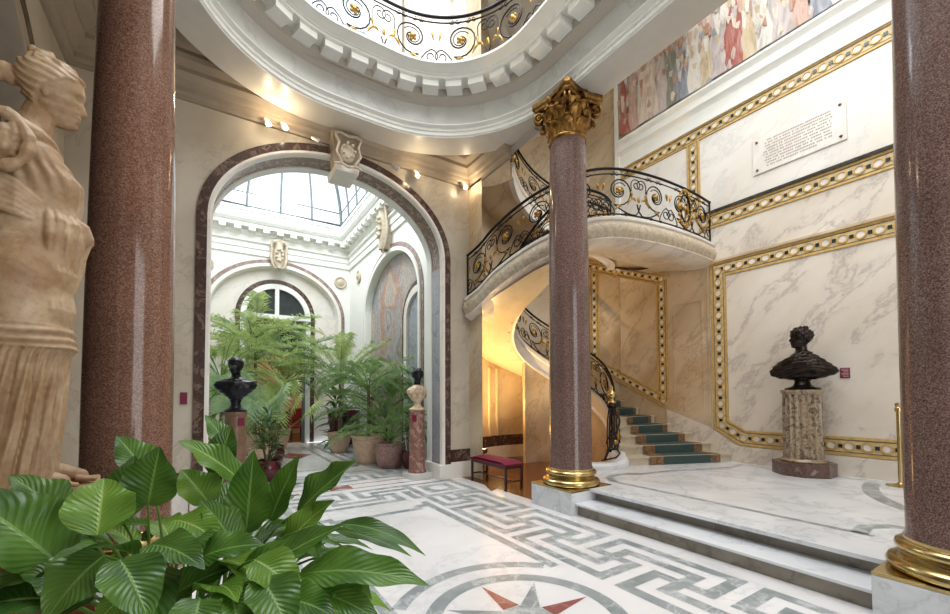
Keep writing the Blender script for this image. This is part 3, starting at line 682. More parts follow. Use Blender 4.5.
# aisle ceiling slab between the beam and the walls
mb = MB(); P3 = stad_dirs(2.77, 40); P = [(x, y) for x, y, t in P3]; Q = []
for x, y, t_ in P3:
    dx, dy = math.cos(t_), math.sin(t_); ts = []
    if dx > 1e-6: ts.append((4.665 - x) / dx)
    if dx < -1e-6: ts.append((-1.5 - x) / dx)
    if dy > 1e-6: ts.append((6.8 - y) / dy)
    if dy < -1e-6: ts.append((-3 - y) / dy)
    t = max(0, min(ts)); Q.append((x + dx * t, y + dy * t))
mb.grid([[(x, y, 6.3) for x, y in P], [(x, y, 6.3) for x, y in Q]], cu=True)
for a, b in (((4.62, 6.8),), ((-1.5, 6.8),)) if False else []: pass
mb.poly([(-1.5, 6.8, 6.3), (Q[20][0], 6.8, 6.3)] if False else [(-1.6, 7.0, 6.31), (4.6, 7.0, 6.31), (4.6, 6.0, 6.31), (-1.6, 6.0, 6.31)])
mb.poly([(-1.6, -3.05, 6.312), (-.85, -3.05, 6.312), (-.85, 7.0, 6.312), (-1.6, 7.0, 6.312)])
mb.build('aisle_soffit', M['plaster'], cl)

# wall behind the camera, opened by an added window for the fill light
wf = struct('wall_front', (3, -3, 0)); mb = MB()
for a in ((-1.6, 1.2, 0, 6.3), (5.2, 8.45, 0, 10.9), (1.2, 5.2, 0, .7), (1.2, 5.2, 5.0, 10.9), (-3.2, 1.2, 6.3, 10.9)): mb.box(a[0], a[1], -3.25, -3.0, a[2], a[3])
mb.build('plaster_face', M['wall_arch'], wf)
wn = struct('window_4', (3.2, -3.1, .7)); mb = MB()  # added unseen window, gives the rear fill light an opening
for q in range(6): xx = lerp(1.2, 5.2, q / 5); mb.box(xx - .03, xx + .03, -3.15, -3.08, .7, 5.0)
for q in range(5): zz = lerp(.7, 5.0, q / 4); mb.box(1.2, 5.2, -3.15, -3.08, zz - .03, zz + .03)
mb.build('window_frame', M['white'], wn); mb = MB(); mb.quad((1.2, -3.12, .7), (5.2, -3.12, .7), (5.2, -3.12, 5.0), (1.2, -3.12, 5.0)); mb.build('pane', M['glass'], wn)
# gallery storey above: bright walls with tall windows, and the dome over the stair
gw = struct('wall_upper', (1, 7.1, 6.5))
GW = MB(); mg = mapY(7.0, 1)
GW.box(-3, 4.3, 6.95, 7.2, 6.5, 7.1); GW.box(-3, 4.3, 6.95, 7.2, 9.7, 10.9)
for x0, x1 in ((-3, -2.4), (-.2, .3), (2.3, 2.9), (4.1, 4.3)): GW.box(x0, x1, 6.95, 7.2, 7.1, 9.7)
GW.build('window_wall', M['white'], gw)
GW = MB(); GW.box(-3.2, -3, -3, 7.2, 6.3, 10.9); GW.build('side_wall', M['white'], gw)
for x in (2.95, 4.15):
    mb = MB(); x = min(x, 4.0); mb.box(x, x + .28, 6.88, 6.96, 6.57, 9.9); mb.box(x - .04, x + .30, 6.85, 6.96, 6.57, 6.8); mb.build('pilaster', M['wall_pale'], gw)
k = 0
for x0, x1 in ((-2.4, -.2), (.3, 2.3)):
    k += 1
    w = struct('window_%d' % k, ((x0 + x1) / 2, 7.05, 8.4)); mb = MB()
    for q in range(5): xx = lerp(x0, x1, q / 4); mb.box(xx - .02, xx + .02, 7.03, 7.08, 7.1, 9.7)
    for q in range(5): zz = lerp(7.1, 9.7, q / 4); mb.box(x0, x1, 7.03, 7.08, zz - .02, zz + .02)
    mb.build('window_frame', M['white'], w)
    mb = MB(); mb.quad((x0, 7.06, 7.1), (x1, 7.06, 7.1), (x1, 7.06, 9.7), (x0, 7.06, 9.7)); mb.build('pane', M['glass'], w)
mb = MB(); mb.quad((2.9, 7.15, 7.1), (4.1, 7.15, 7.1), (4.1, 7.15, 9.7), (2.9, 7.15, 9.7)); mb.build('panel', M['wall_pale'], gw)
# top ceiling with its long skylight
tc_ = struct('ceiling', (2, 2, 10.8)); mb = MB()
SX0, SX1, SY0_, SY1_ = -.6, 4.4, -1.2, 6.2
mb.box(-3.2, SX0, -3, 7.2, 10.7, 10.9); mb.box(SX1, 8.45, -3, -1.5, 10.7, 10.9); mb.box(SX1, 4.9, -3, 9, 10.7, 10.9); mb.box(7.9, 8.45, -3, 9, 10.7, 10.9); mb.box(4.9, 7.9, 3.9, 9, 10.7, 10.9)
mb.box(SX0, SX1, -3, SY0_, 10.7, 10.9); mb.box(SX0, SX1, SY1_, 7.2, 10.7, 10.9); mb.build('slab', M['white'], tc_)
mb = MB()
for q in range(7): xx = lerp(SX0, SX1, q / 6); mb.box(xx - .025, xx + .025, SY0_, SY1_, 10.76, 10.84)
for q in range(9): yy = lerp(SY0_, SY1_, q / 8); mb.box(SX0, SX1, yy - .025, yy + .025, 10.76, 10.84)
for q in range(5): xx = lerp(4.9, 7.9, q / 4); mb.box(xx - .025, xx + .025, -1.5, 3.9, 10.76, 10.84)
for q in range(7): yy = lerp(-1.5, 3.9, q / 6); mb.box(4.9, 7.9, yy - .025, yy + .025, 10.76, 10.84)
mb.build('skylight_frame', M['glassframe'], tc_)
mb = MB(); mb.quad((SX0, SY0_, 10.8), (SX1, SY0_, 10.8), (SX1, SY1_, 10.8), (SX0, SY1_, 10.8)); mb.quad((4.9, -1.5, 10.8), (7.9, -1.5, 10.8), (7.9, 3.9, 10.8), (4.9, 3.9, 10.8)); mb.build('pane', M['glass'], tc_)
# ================================================================ the spiral staircase
SC = (6.25, 6.35); RI, RO = 1.05, 1.95
D2 = math.radians
def cp(th, r): return (SC[0] + r * math.cos(D2(th)), SC[1] + r * math.sin(D2(th)))
ZT = [(-70, .3), (-15, 1.26), (60, 2.2), (120, 2.85), (180, 3.55), (215, 4.1), (240, 4.42), (250, 4.47), (330, 4.47)]
def zt(th): return interp(ZT, th)
wst = struct('wall_stair', (SC[0], SC[1], 0))
mb = MB(); rows = [[(*cp(t, 2.0), z) for t in range(0, 181, 5)] for z in (0, 3, 6, 10.8)]; mb.grid(rows); mb.poly([(4.25, 6.35, 0), (4.25, 7.0, 0), (4.25, 7.0, 10.8), (4.25, 6.35, 10.8)])
mb.build('marble_facing', M['wall_stair'], wst, smooth=True)
# dado of the niche
mb = MB(); rows = [[(*cp(t, r), z) for t in range(20, 178, 4)] for r, z in ((1.97, .0), (1.97, .3), (2.0, .3))]; mb.grid(rows); mb.build('skirting', M['wall_pale'], wst, smooth=True, auto=30)
mb = MB(); rows = [[(*cp(t, r), z) for t in range(20, 178, 4)] for r, z in ((1.98, .3), (1.98, .56), (2.0, .56))]; mb.grid(rows); mb.build('dado_strip', M['breccia'], wst, smooth=True, auto=30)
mb = MB()
for t in (62, 70, 98, 106, 140):
    p = cp(t, 1.99); q = cp(t, 1.94); d = (-math.sin(D2(t)) * .02, math.cos(D2(t)) * .02)
    mb.prism([(p[0] - d[0], p[1] - d[1]), (p[0] + d[0], p[1] + d[1]), (q[0] + d[0], q[1] + d[1]), (q[0] - d[0], q[1] - d[1])], .56, 2.2)
mb.build('niche_pilaster', M['niche'], wst)
# gilded frame that follows the rise of the stair
def wallpt(s):   # s<0: along the straight wall, then degrees round the curve
    if s < 0: return Vector((XR, SC[1] + s, 0)), Vector((-1, 0, 0))
    x, y = cp(s, 2.0); return Vector((x - .05 if s < 3 else x, y, 0)), Vector((-math.cos(D2(s)), -math.sin(D2(s)), 0))
def hband(z0, s0, s1, rise, n=14, nm='gilded_band'):
    P, Q = [], []
    for i in range(n + 1):
        s = lerp(s0, s1, i / n); p, nn = wallpt(s); run = (s - s0) if s < 0 else (-s0 + 2.0 * D2(s)) if s0 < 0 else 2.0 * D2(s - s0)
        p.z = z0 + rise * run; P.append(p); Q.append(nn)
    return chain_band(nm, P, Q, wst, width=.25, pitch=.2)
hband(1.38, -1.15, 60, .50, 22); hband(4.0, -1.15, 60, .40, 22)
for s, za, zb_ in ((-1.06, 1.4, 4.0), (21, 2.35, 4.75), (80, 6.6, 8)):
    p, nn = wallpt(s); chain_band('gilded_band', [p + Vector((0, 0, za)), p + Vector((0, 0, zb_))], [nn, nn], wst, width=.25, pitch=.2)
P, Q = [], []
for i in range(20):
    s = lerp(95, 176, i / 19); p, nn = wallpt(s); p.z = 4.3 + (s - 95) * .016; P.append(p); Q.append(nn)
chain_band('gilded_band', P, Q, wst, width=.25, pitch=.2)
# dome above the stairwell
mb = MB()
prof = [(2.05, 9.1), (1.9, 9.1), (1.9, 9.2), (1.82, 9.25), (1.75, 9.4), (1.6, 9.42), (1.55, 9.5), (1.2, 9.75), (.6, 9.95), (.01, 10.0)]
mb.grid([[(SC[0] + r * math.cos(2 * PI * k / 48), SC[1] - .9 + r * math.sin(2 * PI * k / 48), z) for k in range(48)] for r, z in prof], cu=True)
mb.build('dome', M['plaster'], wst, smooth=True, auto=40)

stc = thing('staircase', 'white marble spiral staircase with green carpet curling up round the niche', 'staircase', (SC[0], SC[1], 0))
# step lines: outer and inner end of each riser
EX = [((8.17, 3.93), (6.08, 4.74)), ((8.18, 4.30), (6.27, 4.93)), ((8.18, 4.67), (6.43, 5.12)), ((8.18, 5.08), (6.62, 5.27)), ((8.18, 5.5), (6.86, 5.42))]
lines = [(Vector(a), Vector(b), .3 + .16 * (i + 1)) for i, (a, b) in enumerate(EX)]
z = .3 + .16 * 6
while z < 4.46:
    lo, hi = -16, 250
    for _ in range(40):
        mid = (lo + hi) / 2
        if zt(mid) < z: lo = mid
        else: hi = mid
    ro = RO - .0 if lo < 185 else 1.97
    o_ = Vector(cp(lo, ro)); 
    if lo < 0: o_ = Vector((8.18, SC[1] + ro * math.sin(D2(lo)) + .05))
    lines.append((o_, Vector(cp(lo, RI + .04)), z)); z += .16
def stepmesh(a, b, c, d, z0, z1, nose=.03, n=7):
    f = (a - c); mb = MB()
    dirn = (a + b - c - d); dirn = dirn.normalized() * nose if dirn.length else Vector((0, 0))
    pts = [a.lerp(b, t / n) for t in range(n + 1)]; pts2 = [d, c]
    tp = [p + dirn for p in pts]
    mb.prism([tuple(p) for p in pts] + [tuple(p) for p in pts2], z0, z1 - .03)
    mb.prism([tuple(p) for p in tp] + [tuple(p) for p in pts2], z1 - .03, z1)
    return mb
for i, (a, b, z1) in enumerate(lines):
    c, d = (lines[i + 1][0], lines[i + 1][1]) if i + 1 < len(lines) else (Vector(cp(250, 1.97)), Vector(cp(250, RI)))
    if (c - a).length > .01:
        c2 = c + (c - a).normalized() * .06; d2 = d + (d - b).normalized() * .04
    stepmesh(a, b, c2, d2, (PZ + .002) if i < 4 else z1 - .17, z1).build('step', M['stair_step_shaded'], stc)
# carpet
cb = [MB(), MB()]
for i in range(min(24, len(lines) - 1)):
    a, b, z1 = lines[i]; c, d, z2 = lines[i + 1]
    z0 = z1 - .16
    fwd = ((a + b) - (c + d)).normalized() * .036
    for k, (t0, t1) in enumerate(((.36, .79), (.24, .36), (.79, .88))):
        A0, A1 = b.lerp(a, t0), b.lerp(a, t1); C0, C1 = d.lerp(c, t0), d.lerp(c, t1); m_ = cb[0 if k == 0 else 1]
        F0, F1 = A0 + fwd, A1 + fwd; e = .008
        m_.grid([[(F0.x, F0.y, z0 + .012), (F1.x, F1.y, z0 + .012)], [(F0.x, F0.y, z1 - .01), (F1.x, F1.y, z1 - .01)], [(A0.x, A0.y, z1 + e), (A1.x, A1.y, z1 + e)], [(C0.x, C0.y, z1 + e), (C1.x, C1.y, z1 + e)]])
cr = cb[0].build('carpet_runner', M['carpet'], stc); cb[1].build('carpet_border', M['carpet_border'], cr)
# underside of the flights
mb = MB(); rows = []
for q in range(9):
    f = q / 8; row = []
    for t in range(-62, 243, 5):
        ro = 1.995 if t < 183 else 2.0
        r = lerp(ro, RI, f)
        row.append((*cp(t, r), zt(t) - (.32 if t < 170 else lerp(.32, .44, min(1, (t - 170) / 30))) - .10 * math.sin(PI * f) * (1 if t > 20 else .3)))
    rows.append(row)
mb.grid([r for r in rows]); mb.build('soffit', M['niche'], stc, smooth=True)
# inner string and the wall below it
mb = MB(); T = list(range(-76, 326, 4))
prof = [(.05, .03), (-.07, .03), (-.07, -.05), (-.03, -.08), (-.03, -.30), (-.06, -.33), (-.06, -.38), (.05, -.38)]
mb.grid([[(*cp(t, RI + e), zt(t) + .08 + dz) for t in T] for e, dz in prof]); mb.build('inner_string', M['wall_pale'], stc, smooth=True, auto=30)
mb = MB(); T = list(range(-62, 101, 4)); mb.grid([[(*cp(t, RI - .02), z * max(.31, zt(t) - .2)) for t in T] for z in (0, 1)]); mb.grid([[(*cp(t, RI + .05), z * max(.31, zt(t) - .2)) for t in T] for z in (0, 1)])
mb.poly([(*cp(98, RI - .02), 0), (*cp(98, RI + .05), 0), (*cp(98, RI + .05), zt(98) - .25), (*cp(98, RI - .02), zt(98) - .25)])
mb.build('spandrel_wall', M['wall_stair'], stc, smooth=True, auto=30)
# curb at the foot
mb = MB(); cu = [(6.33, 5.1), (6.22, 4.86), (6.05, 4.72), (5.8, 4.7), (5.5, 4.8), (5.2, 4.95), (4.95, 5.05)]
rows = []
for i, (x, y) in enumerate(cu):
    a = Vector(cu[max(i - 1, 0)]); b = Vector(cu[min(i + 1, len(cu) - 1)]); d = (b - a).normalized(); nn = Vector((-d.y, d.x)); hz = lerp(.26, .1, min(1, i / 3))
    rows.append([(x + nn.x * e, y + nn.y * e, PZ + dz) for e, dz in ((-.13, .002), (-.13, hz * .6), (-.08, hz), (.08, hz), (.13, hz * .6), (.13, .002))])
mb.grid(rows); mb.poly(rows[0]); mb.poly(rows[-1][::-1]); mb.build('curb', M['step'], stc, smooth=True, auto=35)

# ---- outer edge: plan path and height; s along
EDGE = []
def edge_z(u, v, x, y): return None
pl = [(4.17, 6.72), (4.20, 6.35)]
pl += [cp(t, 2.0) for t in (188, 196, 204, 212, 220, 228, 236)]
pl += [(5.42, 4.52), (5.75, 4.38), (6.2, 4.27), (6.7, 4.21), (7.2, 4.19), (7.7, 4.2), (8.19, 4.24)]
zz = [3.42, 3.52] + [zt(t) + .03 for t in (188, 196, 204, 212, 220, 228, 236)] + [4.46, 4.48, 4.48, 4.48, 4.48, 4.48, 4.48]
def dens(P, Z, k=4):   # catmull-rom
    out = []; n = len(P)
    for i in range(n - 1):
        p = [Vector((*P[min(max(j, 0), n - 1)], Z[min(max(j, 0), n - 1)])) for j in (i - 1, i, i + 1, i + 2)]
        for q in range(k):
            t = q / k; out.append(.5 * ((2 * p[1]) + (-p[0] + p[2]) * t + (2 * p[0] - 5 * p[1] + 4 * p[2] - p[3]) * t * t + (-p[0] + 3 * p[1] - 3 * p[2] + p[3]) * t ** 3))
    out.append(Vector((*P[-1], Z[-1]))); return out
EDGE = dens(pl, zz)
def sweep3(mb, path, prof, closed=False, mi=0):
    n = len(path); rows = [[] for _ in prof]
    for i in range(n):
        a = path[i - 1] if (closed or i) else path[0]; b = path[(i + 1) % n] if (closed or i < n - 1) else path[-1]
        d = Vector((b.x - a.x, b.y - a.y)).normalized(); nn = Vector((d.y, -d.x))     # outward = right of travel
        for k, (e, dz) in enumerate(prof): rows[k].append((path[i].x + nn.x * e, path[i].y + nn.y * e, path[i].z + dz))
    mb.grid(rows, cu=closed, mi=mi)
    if not closed:
        for j in (0, -1): mb.poly([r[j] for r in rows], mi)
mb = MB(); sweep3(mb, EDGE, [(-.2, 0), (.06, 0), (.08, -.02), (.08, -.055), (.05, -.07), (.05, -.09)]); mb.build('string_cap', M['wall_pale'], stc, smooth=True, auto=30)
# carved band with leaf pattern
mb = MB(); cb_ = []
acc = 0
for i, p in enumerate(EDGE): 
    if i: acc += (p - EDGE[i - 1]).length
    cb_.append(acc)
ED2 = []; ns = int(acc / .03)
def edge_at(s, E=EDGE, Sx=cb_):
    s = max(0, min(Sx[-1] - 1e-6, s))
    for i in range(len(Sx) - 1):
        if Sx[i + 1] >= s: return E[i].lerp(E[i + 1], (s - Sx[i]) / max(1e-9, Sx[i + 1] - Sx[i]))
    return E[-1]
path = [edge_at(acc * i / ns) for i in range(ns + 1)]
NP = 14; rows = [[] for _ in range(NP)]
for i, p in enumerate(path):
    a = path[max(i - 1, 0)]; b = path[min(i + 1, ns)]; d = Vector((b.x - a.x, b.y - a.y)).normalized(); nn = Vector((d.y, -d.x))
    for k in range(NP):
        f = k / (NP - 1); e = .03 + .085 * math.sin(PI * (.12 + .8 * f)); s = i * acc / ns
        e += .010 * math.sin(s * 42 + k * 1.5) * math.sin(k * 1.9) + .006 * math.sin(s * 97 + k)
        rows[k].append((p.x + nn.x * e, p.y + nn.y * e, p.z - .09 - .26 * f))
mb.grid(rows); mb.build('carved_band', M['stone_carved'], stc, smooth=True)
mb = MB(); sweep3(mb, EDGE, [(.05, -.34), (.075, -.35), (.075, -.37), (.05, -.38), (.02, -.40), (-.04, -.43), (-.16, -.455), (-.4, -.43), (-.75, -.36), (-1.1, -.28)]); mb.build('string_lip', M['wall'], stc, smooth=True, auto=40)
# landing slab
inner = [cp(t, RI) for t in range(242, 326, 6)]
front = [(p.x, p.y) for p in EDGE if p.x > 5.3]
outl = front + [(8.19, 5.55)] + [cp(-38, RI + .3), ] + inner[::-1]
mb = MB(); mb.prism(outl, 4.22, 4.47); mb.build('landing', M['wall_stair'], stc)

# second flight, above the landing
def zt2(t): return 4.47 + max(0, t + 38) * .0122
mb = MB(); T = list(range(-38, 137, 5))
mb.grid([[(*cp(t, lerp(1.995, RI, q / 6)), zt2(t) - .24 - .1 * math.sin(PI * q / 6)) for t in T] for q in range(7)]); mb.build('soffit', M['wall_stair'], stc, smooth=True)
mb = MB(); mb.grid([[(*cp(t, RI + e), zt2(t) + .1 + dz) for t in T] for e, dz in prof]); mb.build('inner_string', M['wall_pale'], stc, smooth=True, auto=30)
for i in range(9):
    t0, t1 = -38 + i * 13.1, -38 + (i + 1) * 13.1
    mb = MB(); mb.prism([cp(t0, 1.96), cp(t1, 1.96), cp(t1, RI), cp(t0, RI)][::1], zt2(t0) - .03, zt2(t0) + .10); mb.build('step', M['step'], stc)

# ================================================================ wrought iron railings
def spiral(c, r0, r1, a0, turns, sgn=1, n=26):
    return [(c[0] + lerp(r0, r1, k / n) * math.cos(a0 + sgn * turns * 2 * PI * k / n), c[1] + lerp(r0, r1, k / n) * math.sin(a0 + sgn * turns * 2 * PI * k / n)) for k in range(n + 1)]
class Rail:
    def __init__(s, path):
        s.P = path; s.S = [0]
        for a, b in zip(path, path[1:]): s.S.append(s.S[-1] + (b - a).length)
        s.L = s.S[-1]
    def at(s, t, h):
        t = max(0, min(s.L - 1e-6, t)); p = edge_at(t, s.P, s.S); return (p.x, p.y, p.z + h)
def railing(parent, path, Hh=.82, pitch=.78, every=None, handr=.024, gold=True, post=True, closed=False, fine=False):
    rl = Rail(path); n = max(1, round(rl.L / pitch)); st = rl.L / n; m = max(8, int(rl.L / .12))
    for nm, h, r, mat in (('handrail', Hh, handr, 'iron'), ('upper_rail', Hh - .09, .011, 'iron'), ('bottom_rail', .06, .013, 'iron')):
        mb = MB(); mb.tube([rl.at(rl.L * i / m, h) for i in range(m + 1)], r, 6); o = mb.build(nm, M[mat], parent, smooth=True)
    hb, ht = .07, Hh - .1; hh = ht - hb
    for k in range(n):
        s0 = k * st; flip = 1 if k % 2 == 0 else -1
        def mp(pt): x = .5 + (pt[0] - .5) * flip; return rl.at(s0 + x * st, hb + pt[1] * hh)
        ir = MB()
        def cur(pts, r=.010): ir.tube([mp(p) for p in pts], r, 5)
        # big spiral: coordinates in panel units, height 1
        q = hh / st
        def sp(c, r0, r1, a0, tr, sg, nn=26): return [(c[0] + (x - c[0]) * q, y) for x, y in spiral(c, r0, r1, a0, tr, sg, nn)]
        big = sp((.46, .60), .40, .07, -PI * .62, 1.55, 1)
        tail = [(lerp(1.02, big[0][0], t), lerp(.02, big[0][1], t) - .10 * math.sin(PI * t)) for t in [i / 6 for i in range(6)]]
        cur([(1.05, .30), (1.0, .12)] + tail[1:] + big, .012)
        cur(sp((.46, .60), .22, .06, PI * .2, 1.1, 1, 18), .008)
        sm_ = sp((.93, .80), .17, .04, PI * 1.1, 1.4, -1, 18); cur([(.80, .42)] + sm_, .009)
        cur(sp((.10, .22), .17, .04, PI * .5, 1.3, 1, 16), .009); cur([(.1, .39), (.2, .30), (.3, .14), (.34, .02)], .009)
        for x in (.3, .62): cur(sp((x, 1.04), .075, .02, PI, .9, 1, 8), .006); cur(sp((x + .1, 1.04), .075, .02, 0, .9, -1, 8), .006); cur(sp((x, -.03), .06, .02, PI, .9, -1, 8), .006)
        pan = ir.build('scroll_panel', M['iron'], parent, smooth=True)
        if gold:
            pieces = []
            g = MB()
            c = mp((.46, .60)); g.ball(c, .045, 8, 6); 
            for a in range(5): w = mp((.46 + .07 * q * math.cos(a * 1.257), .60 + .07 * math.sin(a * 1.257))); g.ball(w, .026, 6, 4)
            def leafg(x, y, dx, dy, L_=.22):
                pts = [mp((x + dx * t * q * L_, y + dy * t * L_ + .05 * math.sin(PI * t))) for t in (0, .35, .7, 1)]; g_ = MB() if fine else g; g_.tube(pts, [.008, .024, .018, .004], 5); pieces.append(g_)
            leafg(.80, .42, -.6, -.8); leafg(.80, .42, .8, -.3, .16); leafg(.80, .45, -.2, 1, .16); leafg(.35, .1, .9, .35); leafg(.05, .6, .3, .9, .2); leafg(.98, .35, .3, .8, .16)
            g.build('gilt_rosette', M['gold'], pan, smooth=True)
            if fine:
                for g_ in pieces: g_.build('gilt_leaf', M['gold'], pan, smooth=True)
    if post:
        for t in (0, rl.L):
            mb = MB(); a = rl.at(t, 0); mb.tube([a, rl.at(t, Hh)], .017, 6); mb.ball(rl.at(t, Hh), .03, 8, 6); mb.build('post', M['iron'], parent, smooth=True)
    return rl
RC = [p + Vector((0, 0, 0)) for p in EDGE]
sr = thing('stair_railing', 'black and gilt scrollwork railing round the curved balcony landing', 'railing', (6.2, 4.3, 4.4))
rl = railing(sr, RC, .82, .74, fine=True)
# oval medallion near the end of the landing
md = MB(); g = MB(); s_c = rl.L - .93
md.tube([rl.at(s_c + .15 * math.cos(a), .45 + .25 * math.sin(a)) for a in [2 * PI * k / 20 for k in range(20)]], .02, 6, closed=True)
mo = md.build('medallion', M['iron'], sr, smooth=True)
for a in range(14): g.ball(rl.at(s_c + .2 * math.cos(a * .449), .45 + .33 * math.sin(a * .449)), .032, 6, 5)
g.tube([rl.at(s_c + .2 * math.cos(a), .45 + .33 * math.sin(a)) for a in [2 * PI * k / 24 for k in range(24)]], .012, 6, closed=True)
for a in range(4): g.tube([rl.at(s_c, .45), rl.at(s_c + .2 * math.cos(a * PI / 2), .45 + .33 * math.sin(a * PI / 2))], .012, 5)
g.ball(rl.at(s_c, .45), .045, 8, 6)
g.tube([rl.at(s_c, .08), rl.at(s_c, .2)], .03, 6); g.tube([rl.at(s_c, .70), rl.at(s_c, .8)], .03, 6); g.build('gilt_ornament', M['gold'], mo, smooth=True)
ir_ = thing('stair_railing', 'dark scrollwork railing inside the spiral beside the green carpet', 'railing', (6.3, 5.2, .6))
pth = [Vector((6.36, 5.16, .5)), Vector((6.5, 5.3, .68))] + [Vector((*cp(t, RI - .01), zt(t) + .12)) for t in range(-66, 306, 6)]
railing(ir_, pth, .84, .72, handr=.026)
nw = thing('newel_post', 'wrought iron newel post with brass finial at foot of the stairs', 'newel post', (6.3, 5.1, .5))
mb = MB()
for a in range(6): x, y = 6.3 + .075 * math.cos(a * PI / 3), 5.1 + .085 * math.sin(a * PI / 3); mb.tube([(x, y, .52), (x - .02, y, .8), (x, y, 1.1), (6.3 + .05 * math.cos(a * PI / 3), 5.1 + .05 * math.sin(a * PI / 3), 1.33)], .013, 6)
mb.lathe([(.11, .5), (.11, .54), (.07, .56)], (6.3, 5.1, 0), 16); mb.lathe([(.07, 1.3), (.1, 1.34), (.07, 1.38)], (6.3, 5.1, 0), 16); mb.build('shaft', M['iron'], nw, smooth=True, auto=40)
mb = MB(); mb.lathe([(.05, 1.38), (.085, 1.41), (.06, 1.44), (.03, 1.46), (.06, 1.49), (.085, 1.53), (.08, 1.57), (.04, 1.61), (.02, 1.65), (.028, 1.68), (.005, 1.73)], (6.3, 5.1, 0), 20); mb.build('finial', M['brass'], nw, smooth=True)
ve = thing('stair_railing', 'low curling scroll of railing that ends beside the newel post', 'railing', (6.0, 4.9, .4))
pth = [Vector((6.24, 4.99, .55)), Vector((6.16, 4.83, .50)), Vector((6.0, 4.74, .45)), Vector((5.8, 4.73, .42)), Vector((5.62, 4.78, .41))]
rv = Rail(dens([(p.x, p.y) for p in pth], [p.z for p in pth]))
mb = MB(); L = rv.L
mb.tube([rv.at(L * t / 14 * .92, .04 + .6 * (1 - (t / 14) ** 2.5)) for t in range(15)], .02, 6)
for c, r in ((.25, .16), (.62, .2)): mb.tube([rv.at(L * c + x, .3 + y) for x, y in spiral((0, 0), r, .03, 0, 1.6)], .013, 5)
mb.tube([rv.at(L * t, .03) for t in (0, .3, .6, 1)], .014, 5); mb.build('scroll_panel', M['iron'], ve, smooth=True)
g = MB(); g.ball(rv.at(L * .25, .3), .04, 8, 6); g.ball(rv.at(L * .62, .3), .045, 8, 6); g.tube([rv.at(L * .45, .5), rv.at(L * .5, .4), rv.at(L * .45, .3)], [.01, .03, .01], 6); g.build('gilt_ornament', M['gold'], ve, smooth=True)
ur = thing('stair_railing', 'curving upper railing glimpsed between balcony and ceiling beam', 'railing', (6.2, 6.3, 5.5))
railing(ur, [Vector((*cp(t, RI), zt2(t) + .13)) for t in range(-38, 134, 6)], .82, .74)
# gallery railing round the oval
gr = thing('gallery_railing', 'dark scrollwork railing with gilt leaves round the oval opening above', 'railing', (CX, 2.45, 6.57))
gp = stad(1.84, 20); railing(gr, [Vector((x, y, 6.57)) for x, y in gp] + [Vector((*gp[0], 6.57))], .86, .80, post=False)
